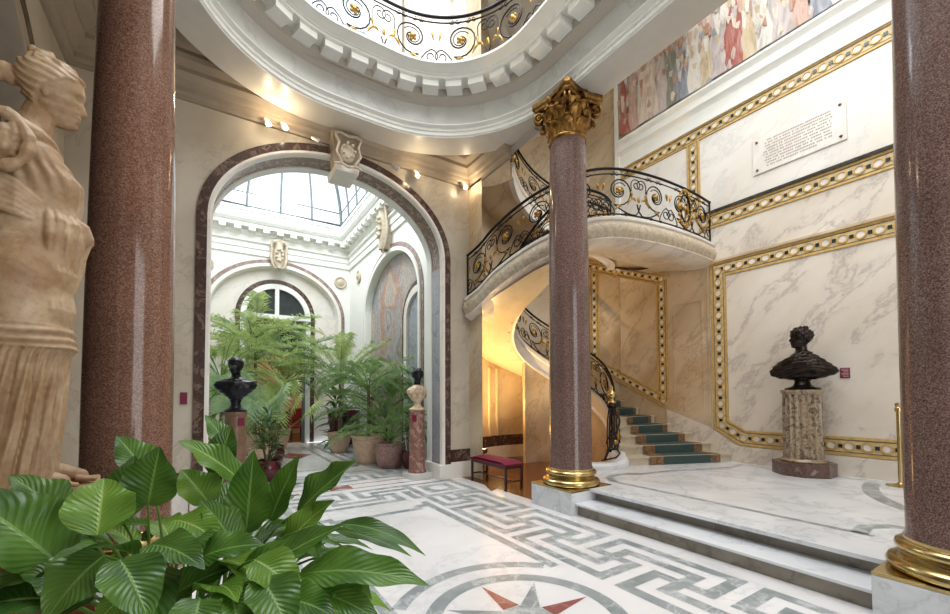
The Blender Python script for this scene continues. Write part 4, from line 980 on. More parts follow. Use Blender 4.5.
# ================================================================ columns
def column(name, x, y, shaft_mat, label, group=None, q=1, qt=1):
    t = thing(name, label, 'column', (x, y, 0), 0, group)
    def b(mb, n, m, **k): return mb.build(n, m, t, local=True, **k)
    mb = MB(); mb.box(-.394, .394, -.394, .394, 0, .283); b(mb, 'pedestal_block', M['step'], bevel=.008)
    mb = MB(); mb.box(-.394, .394, -.394, .394, .283, .309); b(mb, 'gilt_plinth', M['brass'], bevel=.004)
    mb = MB(); mb.lathe([(.37, .309), (.395, .33), (.40, .355), (.385, .385), (.355, .40), (.335, .405), (.32, .425), (.325, .445), (.345, .455), (.352, .475), (.345, .50), (.32, .515), (.305, .52), (.305, .54), (.292, .548)], n=56, cap=False); b(mb, 'base', M['brass'], smooth=True, auto=50)
    mb = MB(); mb.lathe([(r * lerp(q, qt, max(0, (z - 1) / 4)), z) for r, z in [(.302, .52), (.302, .545), (.290, .58), (.290, 1.6), (.287, 2.4), (.279, 3.3), (.267, 4.2), (.255, 5.0), (.25, 5.15), (.262, 5.17), (.262, 5.2)]], n=64); b(mb, 'shaft', shaft_mat, smooth=True, auto=50)
    cap = thing_part('capital', t)
    mb = MB(); mb.lathe([(.26, 5.16), (.275, 5.18), (.275, 5.205), (.25, 5.22), (.235, 5.24), (.235, 5.4), (.25, 5.55), (.30, 5.66), (.31, 5.69)], n=32, cap=False); cb = mb.build('bell', M['gold_old'], cap, local=True, smooth=True)
    for row, (z0, hgt, lean, wd, off) in enumerate(((5.2, .22, .11, .115, 0), (5.2, .40, .15, .12, .5))):
        mb = MB()
        for k in range(8):
            a = 2 * PI * (k + off) / 8; rows = []
            for i in range(9):
                f = i / 8; zz_ = z0 + hgt * (f if f < .8 else .8 + .12 * math.sin((f - .8) / .2 * PI)); r = .248 + lean * f ** 3 + (.03 * math.sin(PI * f) if row else .012)
                if f > .85: r += .01
                w = wd * (1 - .25 * f - (.5 * (f - .75) / .25 if f > .75 else 0)) * (1 + .16 * (-1) ** i)
                rows.append([((r - .35 * abs(s) * w + .012 * math.cos(s * 9)) * math.cos(a) - s * w * math.sin(a), (r - .35 * abs(s) * w + .012 * math.cos(s * 9)) * math.sin(a) + s * w * math.cos(a), zz_) for s in (-1, -.66, -.33, 0, .33, .66, 1)])
            mb.grid(rows); 
        o = mb.build('acanthus_row', M['gold_old'], cap, local=True, smooth=True); md = o.modifiers.new('s', 'SOLIDIFY'); md.thickness = .02
    mb = MB()
    for k in range(4):
        a = PI / 4 + k * PI / 2; ca, sa = math.cos(a), math.sin(a)
        sp_ = [(.23 + .03 * t, 5.38 + .2 * t) for t in (0, .4, .8)] + [(.40 + x, 5.585 + y) for x, y in spiral((0, 0), .085, .018, PI * .9, 1.6, -1, 20)]
        for dw in (-.03, .03): mb.tube([(r * ca - dw * sa, r * sa + dw * ca, z) for r, z in sp_], .020, 6)
        mb.ball((.40 * ca, .40 * sa, 5.585), .035, 8, 6)
        a = k * PI / 2; ca, sa = math.cos(a), math.sin(a)
        for s in (-1, 1): mb.tube([((.27 + .03 * t) * ca - s * (.11 - .02 * t + x) * sa, (.27 + .03 * t) * sa + s * (.11 - .02 * t + x) * ca, z) for t, (x, z) in enumerate([(0, 5.4), (.01, 5.5), (-.01, 5.58), (-.06, 5.61), (-.08, 5.57)])], .014, 6)
        mb.ball((.35 * ca, .35 * sa, 5.70), .06, 10, 6, sq=(.8, .8, 1))
    mb.build('volute', M['gold_old'], cap, local=True, smooth=True)
    mb = MB()
    def ab(sc, z):
        P = []
        for k in range(4):
            a = PI / 4 + k * PI / 2
            for d in (-.07, .07): P.append((sc * .50 * math.cos(a + d), sc * .50 * math.sin(a + d), z))
            for q in (.25, .5, .75):
                a2 = a + q * PI / 2; r = .50 - .19 * math.sin(PI * q) ** .8 * 1.0; P.append((sc * r * math.cos(a2), sc * r * math.sin(a2), z))
        return P
    rows = [ab(.86, 5.68), ab(.92, 5.70), ab(.92, 5.73), ab(1.0, 5.75), ab(1.0, 5.80)]; mb.grid(rows, cu=True); mb.poly(rows[-1]); mb.poly(rows[0][::-1]); mb.build('abacus', M['gold_old'], cap, local=True)
    return t
def thing_part(name, parent, loc=(0, 0, 0)):
    o = bpy.data.objects.new(name, None); COL.objects.link(o); o.parent = parent; o.location = loc; o.empty_display_size = .05; return o
c1 = column('granite_column', 4.328, 4.229, M['granite'], 'polished granite column with gilt capital in front of the curving stair', 'polished granite columns')
c2 = copy_tree(c1); c2.location = (4.328, .59, 0); c2['label'] = 'polished granite column on gilt base at the right edge, beside the steps'
c3 = column('granite_column', -.515, 4.2, M['granite_brown'], 'reddish brown granite column directly behind the tall marble statue', 'polished granite columns', .97, .93)
# ================================================================ the winter garden beyond the arch
GX0, GX1, GY0, GY1 = -.45, 4.13, 7.4, 14.5; GC = (GX0 + GX1) / 2
wg = struct('wall_garden', (GC, GY1, 0)); mpb = mapY(GY1, 1)
mb = MB(); arch_face(mb, mpb, GX0, GX1, 0, 7.5, GC, 1.95, 0, 4.1, 1.62); mb.build('marble_facing', M['white'], wg)
mb = MB(); arch_band(mb, mpb, GC, 1.95, 0, 4.1, 1.62, [(.16, 0), (.16, -.03), (.02, -.03), (.02, 0)]); mb.build('breccia_frame', M['breccia_pink'], wg)
mb = MB(); arch_band(mb, mpb, GC, 1.95, 0, 4.1, 1.62, [(.04, 0), (.04, -.07), (-.06, -.07), (-.1, 0), (-.1, .2)]); mb.build('arch_moulding', M['wall_pale'], wg, smooth=True, auto=40)
mb = MB(); arch_face(mb, mapY(GY1 + .2, 1), GX0, GX1, 0, 6.2, GC, .97, 0, 4.1, 1.0); mb.build('recess_face', M['wall_pale'], wg)
mb = MB(); arch_band(mb, mapY(GY1 + .2, 1), GC, .97, 0, 4.1, 1.0, [(.2, 0), (.2, -.04), (.06, -.04), (.06, 0)]); mb.build('breccia_frame', M['breccia'], wg)
w = struct('window_3', (GC, GY1 + .2, 4.1))
mb = MB(); arch_band(mb, mapY(GY1 + .2, 1), GC, .97, 0, 4.1, 1.0, [(.06, 0), (.06, -.06), (-.1, -.06), (-.1, .2)])
mb.box(GC - .06, GC + .06, GY1 + .12, GY1 + .22, 4.1, 5.05); mb.box(GC - .95, GC + .95, GY1 + .1, GY1 + .25, 4.02, 4.16); mb.build('window_frame', M['white'], w)
mb = MB(); P = arch_pts(GC, .9, 4.1, 4.1, .92)[1:-1]; mb.poly([(u, GY1 + .24, z) for u, z in P]); mb.build('pane', M['darkglass'], w)
dr = struct('door_1', (GC, GY1 + .2, 0)); mb = MB()
for x in (GC - .86, GC + .8): mb.box(x, x + .07, GY1 + .1, GY1 + .3, 0, 4.02)
mb.box(GC - .8, GC + .8, GY1 + .15, GY1 + .22, 2.9, 2.98); mb.build('door_frame', M['glassframe'], dr)
mb = MB(); mb.box(GC - .8, GC + .8, GY1 + .3, GY1 + .34, 2.98, 4.02); mb.build('fanlight', M['darkglass'], dr)
# room behind
wr2 = struct('wall_far_room', (GC, 18.6, 0)); mb = MB(); mb.box(-.6, 4.6, 18.6, 18.7, 0, 4.2); mb.box(-.7, -.6, 14.9, 18.7, 0, 4.2); mb.box(4.6, 4.7, 14.9, 18.7, 0, 4.2); mb.box(-.7, 4.7, 14.9, 18.7, 4.2, 4.3); mb.build('plaster_face', M['cream'], wr2)
pt = thing('painting', 'dark framed painting on the cream wall of the far room', 'painting', (3.2, 18.55, 1.9)); mb = MB(); mb.box(2.65, 3.8, 18.52, 18.58, 1.75, 3.3); mb.build('canvas', M['darkroom'], pt); mb = MB()
for a in ((2.57, 2.67, 1.67, 3.38), (3.78, 3.88, 1.67, 3.38), (2.57, 3.88, 1.67, 1.77), (2.57, 3.88, 3.28, 3.38)): mb.box(a[0], a[1], 18.48, 18.59, a[2], a[3])
mb.build('frame', M['gold_old'], pt)
def chair(x, y, rz, lab):
    t = thing('armchair', lab, 'chair', (x, y, 0), rz, 'red armchairs in the far room')
    mb = MB(); mb.box(-.3, .3, -.28, .28, .36, .48); mb.build('seat', M['redsilk'], t, local=True, bevel=.03)
    mb = MB(); mb.box(-.3, .3, .22, .32, .48, 1.05); mb.build('backrest', M['redsilk'], t, local=True, bevel=.03)
    for sx in (-.27, .27):
        for sy in (-.25, .27): mb = MB(); mb.tube([(sx, sy, 0), (sx, sy, .37)], .022, 6); mb.build('leg', M['dark_wood'], t, local=True)
        mb = MB(); mb.tube([(sx, -.25, .36), (sx, -.25, .68), (sx, .25, .7)], .02, 6); mb.build('arm', M['dark_wood'], t, local=True)
chair(2.55, 16.4, .5, 'red upholstered armchair nearest the doorway of the far room'); chair(3.0, 17.6, -.2, 'red upholstered armchair set deeper in the far room')
tb = thing('side_table', 'small wooden table beside red armchair in the far room', 'table', (3.2, 16.7, 0))
mb = MB(); mb.box(2.95, 3.45, 16.5, 16.95, .68, .72); mb.build('table_top', M['dark_wood'], tb)
for a, b in ((2.98, 16.53), (3.42, 16.53), (2.98, 16.92), (3.42, 16.92)): mb = MB(); mb.tube([(a, b, 0), (a, b, .69)], .02, 6); mb.build('leg', M['dark_wood'], tb)
tl = thing('table_lamp', 'small table lamp with glowing shade on the side table', 'lamp', (3.2, 16.7, .72))
mb = MB(); mb.lathe([(.06, .72), (.02, .76), (.02, .95)], (3.2, 16.7, 0), 12); mb.build('base', M['brass'], tl)
mb = MB(); mb.lathe([(.13, .93), (.08, 1.1)], (3.2, 16.7, 0), 16, cap=False); mb.build('lamp_shade', emit('shade_glow', (1, .6, .3), 2.5), tl)
# side walls of the garden
wgr = struct('wall_garden_right', (GX1, 11, 0)); mpr = mapX(GX1, 1)
mb = MB(); arch_face(mb, mpr, 7.4, 14.5, 0, 7.5, 10.72, 1.98, 0, 4.0, 1.45); mb.build('marble_facing', M['white'], wgr)
mb = MB(); arch_band(mb, mpr, 10.72, 1.98, 0, 4.0, 1.45, [(.18, 0), (.18, -.025), (.04, -.025), (.04, 0)]); mb.build('breccia_frame', M['breccia_pink'], wgr)
mb = MB(); arch_band(mb, mpr, 10.72, 1.98, 0, 4.0, 1.45, [(.06, 0), (.06, -.06), (-.04, -.06), (-.07, 0), (-.07, .15)]); mb.build('arch_moulding', M['white'], wgr, smooth=True, auto=40)
mb = MB(); mb.box(4.28, 4.4, 8.5, 12.9, 0, 5.6); o = mb.build('fresco', M['fresco2'], wgr)
mb = MB(); arch_band(mb, mapX(4.28, 1), 9.1, .8, 0, 3.5, .7, [(.16, 0), (.16, -.05), (.02, -.05), (.02, 0)]); mb.build('breccia_frame', M['breccia'], wgr)
mb = MB(); arch_band(mb, mapX(4.28, 1), 9.1, .8, 0, 3.5, .7, [(.03, 0), (.03, -.07), (-.14, -.07), (-.14, 0)]); mb.build('window_frame', M['wall_pale'], wgr)
mb = MB(); mb.poly([(4.27, y, z) for y, z in arch_pts(9.1, .68, 0, 3.5, .6)]); mb.build('pane', M['bluegrey'], wgr)
wgl = struct('wall_garden_left', (GX0, 11, 0)); mpl2 = mapX(GX0, -1)
mb = MB(); arch_face(mb, mpl2, 7.4, 14.5, 0, 7.5, 10.72, 1.98, 0, 4.0, 1.45); mb.box(GX0 - .8, GX0 - .7, 8.5, 12.9, 0, 5.6); mb.build('marble_facing', M['white'], wgl)
mb = MB(); arch_band(mb, mpl2, 10.72, 1.98, 0, 4.0, 1.45, [(.18, 0), (.18, -.025), (.0, -.05), (-.04, 0), (-.04, .7)]); mb.build('breccia_frame', M['breccia_pink'], wgl)
# cornice
GP = [(0, 5.93), (.05, 5.94), (.05, 6.12), (.08, 6.13), (.08, 6.28), (.14, 6.32), (.14, 6.36), (.06, 6.38), (.06, 6.52), (.1, 6.54), (.14, 6.57), (.14, 6.68), (.34, 6.70), (.34, 6.80), (.38, 6.82), (.44, 6.90), (.44, 6.94), (.38, 6.97), (.42, 7.08), (.42, 7.12), (.46, 7.14), (.46, 7.2), (-.2, 7.2)]
gcn = struct('trim_1', (GC, 11, 6)); mb = MB(); sweep(mb, [(GX0, GY0), (GX1, GY0), (GX1, GY1), (GX0, GY1)], GP, closed=True); mb.build('garden_cornice', M['white'], gcn, smooth=True, auto=25)
mb = MB(); mb.box(-.09, .09, -.11, .1, -.06, .06); fd = None
spots = [(GX0 + .35 + k * .39, GY1 - .25, 0) for k in range(11)] + [(GX1 - .25, GY0 + .5 + k * .4, PI / 2) for k in range(17)] + [(GX0 + .25, GY0 + .5 + k * .4, PI / 2) for k in range(17)]
for x, y, rz in spots:
    if fd is None: fd = mb.build('dentil_block', M['white'], gcn, local=True); o = fd
    else: o = fd.copy(); COL.objects.link(o)
    o.location = Vector((x, y, 6.65)) - gcn.location; o.rotation_euler = (0, 0, rz)
# cartouche, roundels and keystone ornaments
def cartouche(name, lab, c, w, h, face):
    t = thing(name, lab, 'ornament', c); mb = MB(); st = 0
    fx = (lambda u, v, d: (c[0] + u, c[1] - d, c[2] + v)) if face == 'y' else (lambda u, v, d: (c[0] - d, c[1] + u, c[2] + v))
    rows = []
    for i in range(11):
        f = i / 10; ww = w * (.75 + .25 * math.sin(PI * min(1, f * 1.3)) ** .5) * (1 if f > .15 else .75)
        rows.append([fx(ww * s, -h + 2 * h * f, .0 + .30 * (1 - s * s) ** .5) for s in (-1, -.7, -.35, 0, .35, .7, 1)])
    mb.grid(rows)
    for s in (-1, 1):
        mb.tube([fx(s * w * .5, h, .22), fx(s * w * 1.1, h * .9, .2), fx(s * w * 1.0, h * .3, .14), fx(s * w * 1.15, -.1 * h, .14), fx(s * w * .8, -h * .8, .16), fx(0, -h * 1.1, .2)], [.03, .05, .035, .05, .04, .03], 6)
    for i in range(9): a = i * .7; mb.ball(fx(w * .45 * math.cos(a), h * .45 * math.sin(a), .31), .05, 7, 5)
    for i in range(5): mb.ball(fx(w * (i - 2) * .35, h * (1.02 + .06 * (2 - abs(i - 2))), .2), .07, 7, 5)
    mb.build('carving', M['stone_carved'], t, smooth=True); return t
cartouche('cartouche', 'carved stone coat of arms above the arched garden window', (GC, 14.49, 5.98), .2, .42, 'y')
cartouche('cartouche', 'carved figure keystone on the right cornice of the winter garden', (4.12, 10.72, 6.1), .2, .6, 'x')
def roundel(lab, c, face):
    t = thing('roundel', lab, 'ornament', c, 0, 'round medallions of the winter garden'); mb = MB()
    n = 20
    fx = (lambda a, r, d: (c[0] + r * math.cos(a), c[1] - d, c[2] + r * math.sin(a))) if face == 'y' else (lambda a, r, d: (c[0] - d, c[1] + r * math.cos(a), c[2] + r * math.sin(a)))
    mb.grid([[fx(2 * PI * k / n, r, d) for k in range(n)] for r, d in ((.21, .0), (.21, .05), (.17, .06), (.16, .03), (.12, .04), (.07, .08), (.01, .09))], cu=True); mb.build('carving', M['stone_carved'], t, smooth=True)
roundel('round carved medallion on the far garden wall, right of the arched window', (3.8, 14.5, 5.45), 'y'); roundel('round carved medallion on the far garden wall, left of the arched window', (-.1, 14.5, 5.45), 'y')
roundel('round carved medallion on the garden side wall near the far corner', (4.13, 13.4, 5.45), 'x'); roundel('round carved medallion on the garden side wall nearer the hall', (4.13, 8.25, 5.45), 'x')
# glass roof
gr_ = struct('ceiling', (GC, 11, 7.2)); bx0, bx1, by0, by1 = GX0 + .42, GX1 - .42, GY0 + .42, GY1 - .42
def cove(t):
    i = 1.6 * (1 - math.cos(t * PI / 2)); z = 7.2 + 2.5 * math.sin(t * PI / 2)
    return [(bx0 + i, by0 + i, z), (bx1 - i, by0 + i, z), (bx1 - i, by1 - i, z), (bx0 + i, by1 - i, z)]
mb = MB(); mb.grid([cove(t / 8) for t in range(9)], cu=True); mb.poly(cove(1)); mb.build('pane', M['glass'], gr_, smooth=False)
mb = MB()
for c in range(4): mb.tube([cove(t / 10)[c] for t in range(11)],   .05, 6)
for t in (.02, .12, .55, 1): mb.tube(cove(t), .035 if t < .1 else .02, 6, closed=True)
for c in range(4):
    nn = 4 if c % 2 == 0 else 7
    for q in range(1, nn):
        mb.tube([tuple(Vector(cove(t / 8)[c]).lerp(Vector(cove(t / 8)[(c + 1) % 4]), q / nn)) for t in range(9)], .032, 5)
for q in range(1, 7): a = cove(1); mb.tube([tuple(Vector(a[0]).lerp(Vector(a[3]), q / 7)), tuple(Vector(a[1]).lerp(Vector(a[2]), q / 7))], .032, 5)
mb.build('skylight_frame', M['glassframe'], gr_, smooth=True)

# ================================================================ plants of the garden
def leafblade(mb, p0, p1, p2, wid, nrm, fold=.18, wave=0, n=12, shape=None, m=6, tipw=.02):
    rows = []
    for i in range(n + 1):
        t = i / n; c = bez(p0, p1, p2, t); d = (bez(p0, p1, p2, min(1, t + .02)) - bez(p0, p1, p2, max(0, t - .02))).normalized()
        side = d.cross(nrm).normalized(); up = side.cross(d).normalized()
        w = wid * (shape(t) if shape else math.sin(PI * min(1, t * 1.04 + .02)) ** .75 * (1 - .35 * t)); w = max(w, .0008)
        row = []
        for j in range(m + 1):
            s = j / m * 2 - 1
            row.append(tuple(c + side * (s * w * .5) + up * (abs(s) * w * fold + wave * w * math.sin(t * 15 + (1 if s > 0 else 3.5)) * s * s)))
        rows.append(row)
    mb.grid(rows, uv=True)
def frond(mb, base, az, el, L, droop, leafl, npair=26, lw=.022, rnd=None, mi=0, stem=.25):
    rnd = rnd or R
    d0 = Vector((math.cos(az) * math.cos(el), math.sin(az) * math.cos(el), math.sin(el)))
    p1 = base + d0 * L * .55; p2 = p1 + Vector((math.cos(az) * math.cos(el - droop), math.sin(az) * math.cos(el - droop), math.sin(el - droop))) * L * .5
    pts = [bez(base, p1, p2, i / 12) for i in range(13)]
    mb.tube([tuple(p) for p in pts], [.012 * (1 - .8 * i / 12) for i in range(13)], 4, mi=1)
    for i in range(npair):
        t = stem + (1 - stem) * (i + .5) / npair; c = bez(base, p1, p2, t); d = (bez(base, p1, p2, min(1, t + .03)) - c); d = d.normalized() if d.length > 1e-6 else d0
        side = d.cross(Vector((0, 0, 1))).normalized(); up = side.cross(d).normalized()
        ll = leafl * math.sin(PI * (.12 + .8 * (t - stem) / (1 - stem))) ** .6
        for s in (-1, 1):
            q = rnd.uniform(-.12, .12); a = .62 + q * 2
            dr = (side * s * math.sin(a) + d * math.cos(a) + up * (.22 + q * 2.5)).normalized(); ll2 = ll * rnd.uniform(.75, 1.15)
            e1 = c + dr * ll2 * .5; e2 = c + dr * ll2 * .92 - Vector((0, 0, ll2 * (.30 + q * 2)))
            w = (d * .7 + up * .3).normalized() * lw * .5
            mb.add([tuple(c - w * .4), tuple(c + w * .4), tuple(e1 + w), tuple(e1 - w), tuple(e2)], [[0, 1, 2, 3], [3, 2, 4]], [[(.4, 0), (.6, 0), (.9, .5), (.1, .5)], [(.1, .5), (.9, .5), (.5, 1)]])
def fan(mb, base, az, el, L, rad, rnd=None, nl=22):
    rnd = rnd or R
    d0 = Vector((math.cos(az) * math.cos(el), math.sin(az) * math.cos(el), math.sin(el))); hub = base + d0 * L
    mb.tube([tuple(base), tuple(base + d0 * L * .5 + Vector((0, 0, .03))), tuple(hub)], .009, 4, mi=1)
    side = d0.cross(Vector((0, 0, 1))).normalized(); up = side.cross(d0).normalized()
    f = (d0 * .75 + Vector((0, 0, .2))).normalized()
    for i in range(nl):
        a = -2.0 + 4.0 * i / (nl - 1); dr = (f * math.cos(a) + side * math.sin(a)).normalized(); w = (side * math.cos(a) - f * math.sin(a)) * rad * .045
        e1 = hub + dr * rad * .6 + up * rad * .08; e2 = hub + dr * rad - Vector((0, 0, rad * (.25 + rnd.uniform(0, .15))))
        mb.add([tuple(hub - w * .3), tuple(hub + w * .3), tuple(e1 + w), tuple(e1 - w), tuple(e2)], [[0, 1, 2, 3], [3, 2, 4]], [[(.4, 0), (.6, 0), (.9, .5), (.1, .5)], [(.1, .5), (.9, .5), (.5, 1)]])
POTS = {
 'terracotta': [(.20, 0), (.22, .02), (.235, .06), (.30, .25), (.345, .45), (.35, .52), (.36, .53), (.36, .55), (.35, .56), (.38, .60), (.385, .64), (.35, .64), (.34, .58)],
 'round': [(.22, 0), (.26, .03), (.31, .15), (.325, .3), (.31, .43), (.29, .47), (.31, .5), (.31, .53), (.27, .53), (.26, .48)],
 'small': [(.08, 0), (.10, .02), (.14, .15), (.15, .26), (.13, .34), (.14, .37), (.12, .37), (.11, .33)],
 'tall': [(.16, 0), (.17, .02), (.22, .3), (.25, .5), (.26, .54), (.23, .54), (.22, .5)]}
def potted(name, lab, x, y, pot, potmat, sc=1, cat='plant', soil=True):
    t = thing(name, lab, cat, (x, y, 0)); mb = MB(); pr_ = [(r * sc, z * sc) for r, z in POTS[pot]]; mb.lathe(pr_, (x, y, 0), 32, cap=False); mb.poly([(x + pr_[0][0] * math.cos(2 * PI * k / 24), y + pr_[0][0] * math.sin(2 * PI * k / 24), .001) for k in range(24)])
    p = mb.build('pot', potmat, t, smooth=True, auto=40); hs = pr_[-1][1]
    mb = MB(); mb.lathe([(pr_[-1][0] * 1.02, hs - .02), (pr_[-1][0] * .6, hs + .01), (.01, hs + .02)], (x, y, 0), 20, cap=False); mb.build('soil', M['soil'], p)
    return t, hs
def hem(mb):
    mb.v = [(min(max(a, GX0 + .06), GX1 - .05), min(max(b, GY0 + .1), GY1 - .04), c) for a, b, c in mb.v]
def areca(name, lab, x, y, pot, pm, ht, n, mat, sc=1, seed=1, spread=1.0, leafl=.34, el0=1.25, trunk=0, potsc=1, lw=.026):
    rn = random.Random(seed); t, hs = potted(name, lab, x, y, pot, pm, potsc)
    z0 = hs + trunk
    if trunk: mb = MB(); mb.tube([(x, y, hs - .05), (x + .02, y, hs + trunk * .5), (x, y, z0 + .05)], [.05, .04, .035], 10); mb.build('trunk', M['trunk'], t, smooth=True)
    for i in range(n):
        az = i * 2.39996 + rn.uniform(-.3, .3); f = i / n; el = lerp(el0, .25, f ** 1.2) + rn.uniform(-.1, .1); L = ht * sc * rn.uniform(.8, 1.05) * (1 - .25 * f)
        b = Vector((x + .05 * math.cos(az), y + .05 * math.sin(az), z0 + rn.uniform(-.03, .05)))
        if not trunk and f < .8:
            b2 = Vector((x + .12 * math.cos(az), y + .12 * math.sin(az), z0))
        mb = MB(); frond(mb, b, az, el, L, .9 + rn.uniform(0, .5), leafl * rn.uniform(.95, 1.2), 40, lw * .6, rn); hem(mb); mb.build('frond', [mat, M['stem']], t)
    return t
def bushy(name, lab, x, y, pot, pm, ht, n, mat, seed=1, lw=.09, ll=.32, potsc=1, low=False):
    rn = random.Random(seed); t, hs = potted(name, lab, x, y, pot, pm, potsc)
    st = MB()
    for k in range(5):
        a = k * 1.3; top = Vector((x + .2 * math.cos(a), y + .2 * math.sin(a), hs + ht * .75)); st.tube([(x + .04 * math.cos(a), y + .04 * math.sin(a), hs - .02), tuple(top)], [.012, .005], 5)
    st.build('stem', M['trunk'], t)
    for i in range(n):
        az = rn.uniform(0, 2 * PI); f = rn.random(); r = .24 * math.sin(PI * (.15 + .75 * f)) * ht * .55; b = Vector((x + r * math.cos(az) * .5, y + r * math.sin(az) * .5, hs * .35 + (ht * .9 + hs * .65) * f)); el = rn.uniform(-.1, .9)
        d = Vector((math.cos(az) * math.cos(el), math.sin(az) * math.cos(el), math.sin(el))); l_ = ll * rn.uniform(.7, 1.2)
        mb = MB(); leafblade(mb, b, b + d * l_ * .6, b + d * l_ - Vector((0, 0, l_ * .3)), lw * rn.uniform(.8, 1.2), Vector((0, 0, 1)) + d * .01, n=5, m=2); mb.build('leaf', mat, t, smooth=True)
    return t
areca('potted_palm', 'tall feathery palm standing left of the far doorway', 1.05, 12.4, 'terracotta', M['terracotta'], 2.5, 20, M['palm_light'], seed=3, leafl=.6, trunk=2.0, potsc=.9, lw=.045)
areca('potted_palm', 'spreading green palm in front of the far window', 1.75, 13.3, 'terracotta', M['terracotta'], 2.4, 22, M['palm'], seed=4, leafl=.55, trunk=1.5, potsc=.9, lw=.045)
areca('potted_palm', 'yellow-green feathery palm against the left garden wall', .25, 11.0, 'terracotta', M['pot_red'], 2.3, 22, M['palm_light'], seed=5, leafl=.5, trunk=1.5, potsc=.8, lw=.042)
t, hs = potted('fan_palm', 'blue-green fan palm right behind the black bust', .25, 8.9, 'round', M['pot_red'], .8)
rn = random.Random(8)
for i in range(14): mb = MB(); az = i * 2.4; fan(mb, Vector((.25, 8.9, hs)), az, rn.uniform(.75, 1.35), rn.uniform(.9, 1.5), .5, rn); mb.build('fan_leaf', [M['palm_blue'], M['stem']], t)
t, hs = potted('fan_palm', 'bright green fan palm right of the black bust', 1.0, 10.1, 'round', M['terracotta'], .8)
for i in range(14): mb = MB(); az = i * 2.4 + 1; fan(mb, Vector((1.0, 10.1, hs)), az, rn.uniform(.6, 1.3), rn.uniform(.7, 1.5), .48, rn); mb.build('fan_leaf', [M['palm_light'], M['stem']], t)
bushy('leafy_shrub', 'dark low leafy shrub on the floor right of the left bust', .95, 8.5, 'round', M['pot_red'], 1.0, 98, M['palm_dark'], seed=11, potsc=.7, lw=.075, ll=.30)
bushy('leafy_shrub', 'mid green leafy shrub filling the gap below the left palms', 1.35, 10.9, 'round', M['pot_red'], 1.1, 95, M['palm'], seed=14, potsc=.7, lw=.08, ll=.34)
bushy('leafy_shrub', 'bright leafy shrub squeezed between left jamb and black bust', -.05, 8.4, 'round', M['pot_red'], 1.5, 95, M['lily_light'], seed=12, potsc=.8, lw=.1)
areca('potted_palm', 'palm with bare trunk in the large pale terracotta pot', 3.12, 9.4, 'terracotta', M['terracotta'], 1.45, 22, M['palm'], seed=21, leafl=.42, trunk=1.15, el0=1.0, lw=.028)
areca('potted_palm', 'feathery light green palm behind the terracotta pot', 3.05, 11.6, 'terracotta', M['terracotta'], 2.5, 20, M['palm_light'], seed=22, leafl=.52, trunk=1.4, potsc=.85, lw=.044)
areca('potted_palm', 'dark green arching palm in front of the garden side recess', 3.72, 9.9, 'round', M['pot_red'], 2.1, 22, M['palm'], seed=23, leafl=.46, trunk=.7, potsc=.7, lw=.034)
areca('potted_palm', 'deep green palm in the squat mottled marble pot', 3.36, 8.62, 'round', M['pot_marble'], 1.6, 20, M['palm'], seed=24, leafl=.36, trunk=.1, lw=.03)
bushy('leafy_shrub', 'small dark shrub in little oxblood pot beside the red pedestal', 3.6, 8.2, 'small', M['pot_red'], 1.0, 80, M['palm_dark'], seed=25, lw=.05, ll=.17)
bushy('broadleaf_plant', 'broad-leaved plant in oxblood pot right of the far doorway', 3.22, 12.6, 'tall', M['pot_red'], 1.3, 60, M['palm_dark'], seed=26, lw=.16, ll=.55, potsc=.95)
t, hs = potted('tall_planter', 'tall dark oxblood planter standing in the far right corner', 3.7, 13.6, 'tall', M['pot_red'], 2.0, cat='planter')
bushy('leafy_shrub', 'dark shrub in the corner behind the mottled pot', 3.85, 11.0, 'tall', M['pot_red'], 1.4, 80, M['palm_dark'], seed=28, lw=.09, ll=.3)
sa = thing('pot_saucer', 'dark saucer showing beside the foot of the pale terracotta pot', 'saucer', (3.3, 9.25, 0)); mb = MB(); mb.lathe([(.14, 0), (.17, .04), (.15, .04), (.13, .015)], (3.42, 9.12, 0), 20); mb.build('dish', M['dark_wood'], sa)
# ================================================================ sculpture
def remesh(o, vox, smooth=2, mat=None):
    m = o.modifiers.new('Remesh', 'REMESH'); m.mode = 'VOXEL'; m.voxel_size = vox; m.use_smooth_shade = True
    if smooth: s = o.modifiers.new('Smooth', 'SMOOTH'); s.factor = .5; s.iterations = smooth
    return o
FP = [(0, .24), (.03, .33), (.07, .365), (.115, .34), (.15, .355), (.175, .375), (.2, .35), (.225, .385), (.26, .375), (.3, .39), (.36, .385), (.45, .38), (.5, .375), (.56, .40), (.62, .41), (.72, .395), (.82, .34), (.9, .25), (.96, .14), (1, .02)]
BP = [(0, .10), (.1, .12), (.2, .2), (.35, .34), (.5, .44), (.65, .475), (.78, .44), (.88, .33), (.95, .2), (1, .02)]
SP = [(0, .11), (.06, .17), (.15, .215), (.3, .265), (.45, .325), (.6, .345), (.72, .34), (.83, .28), (.92, .18), (1, .02)]
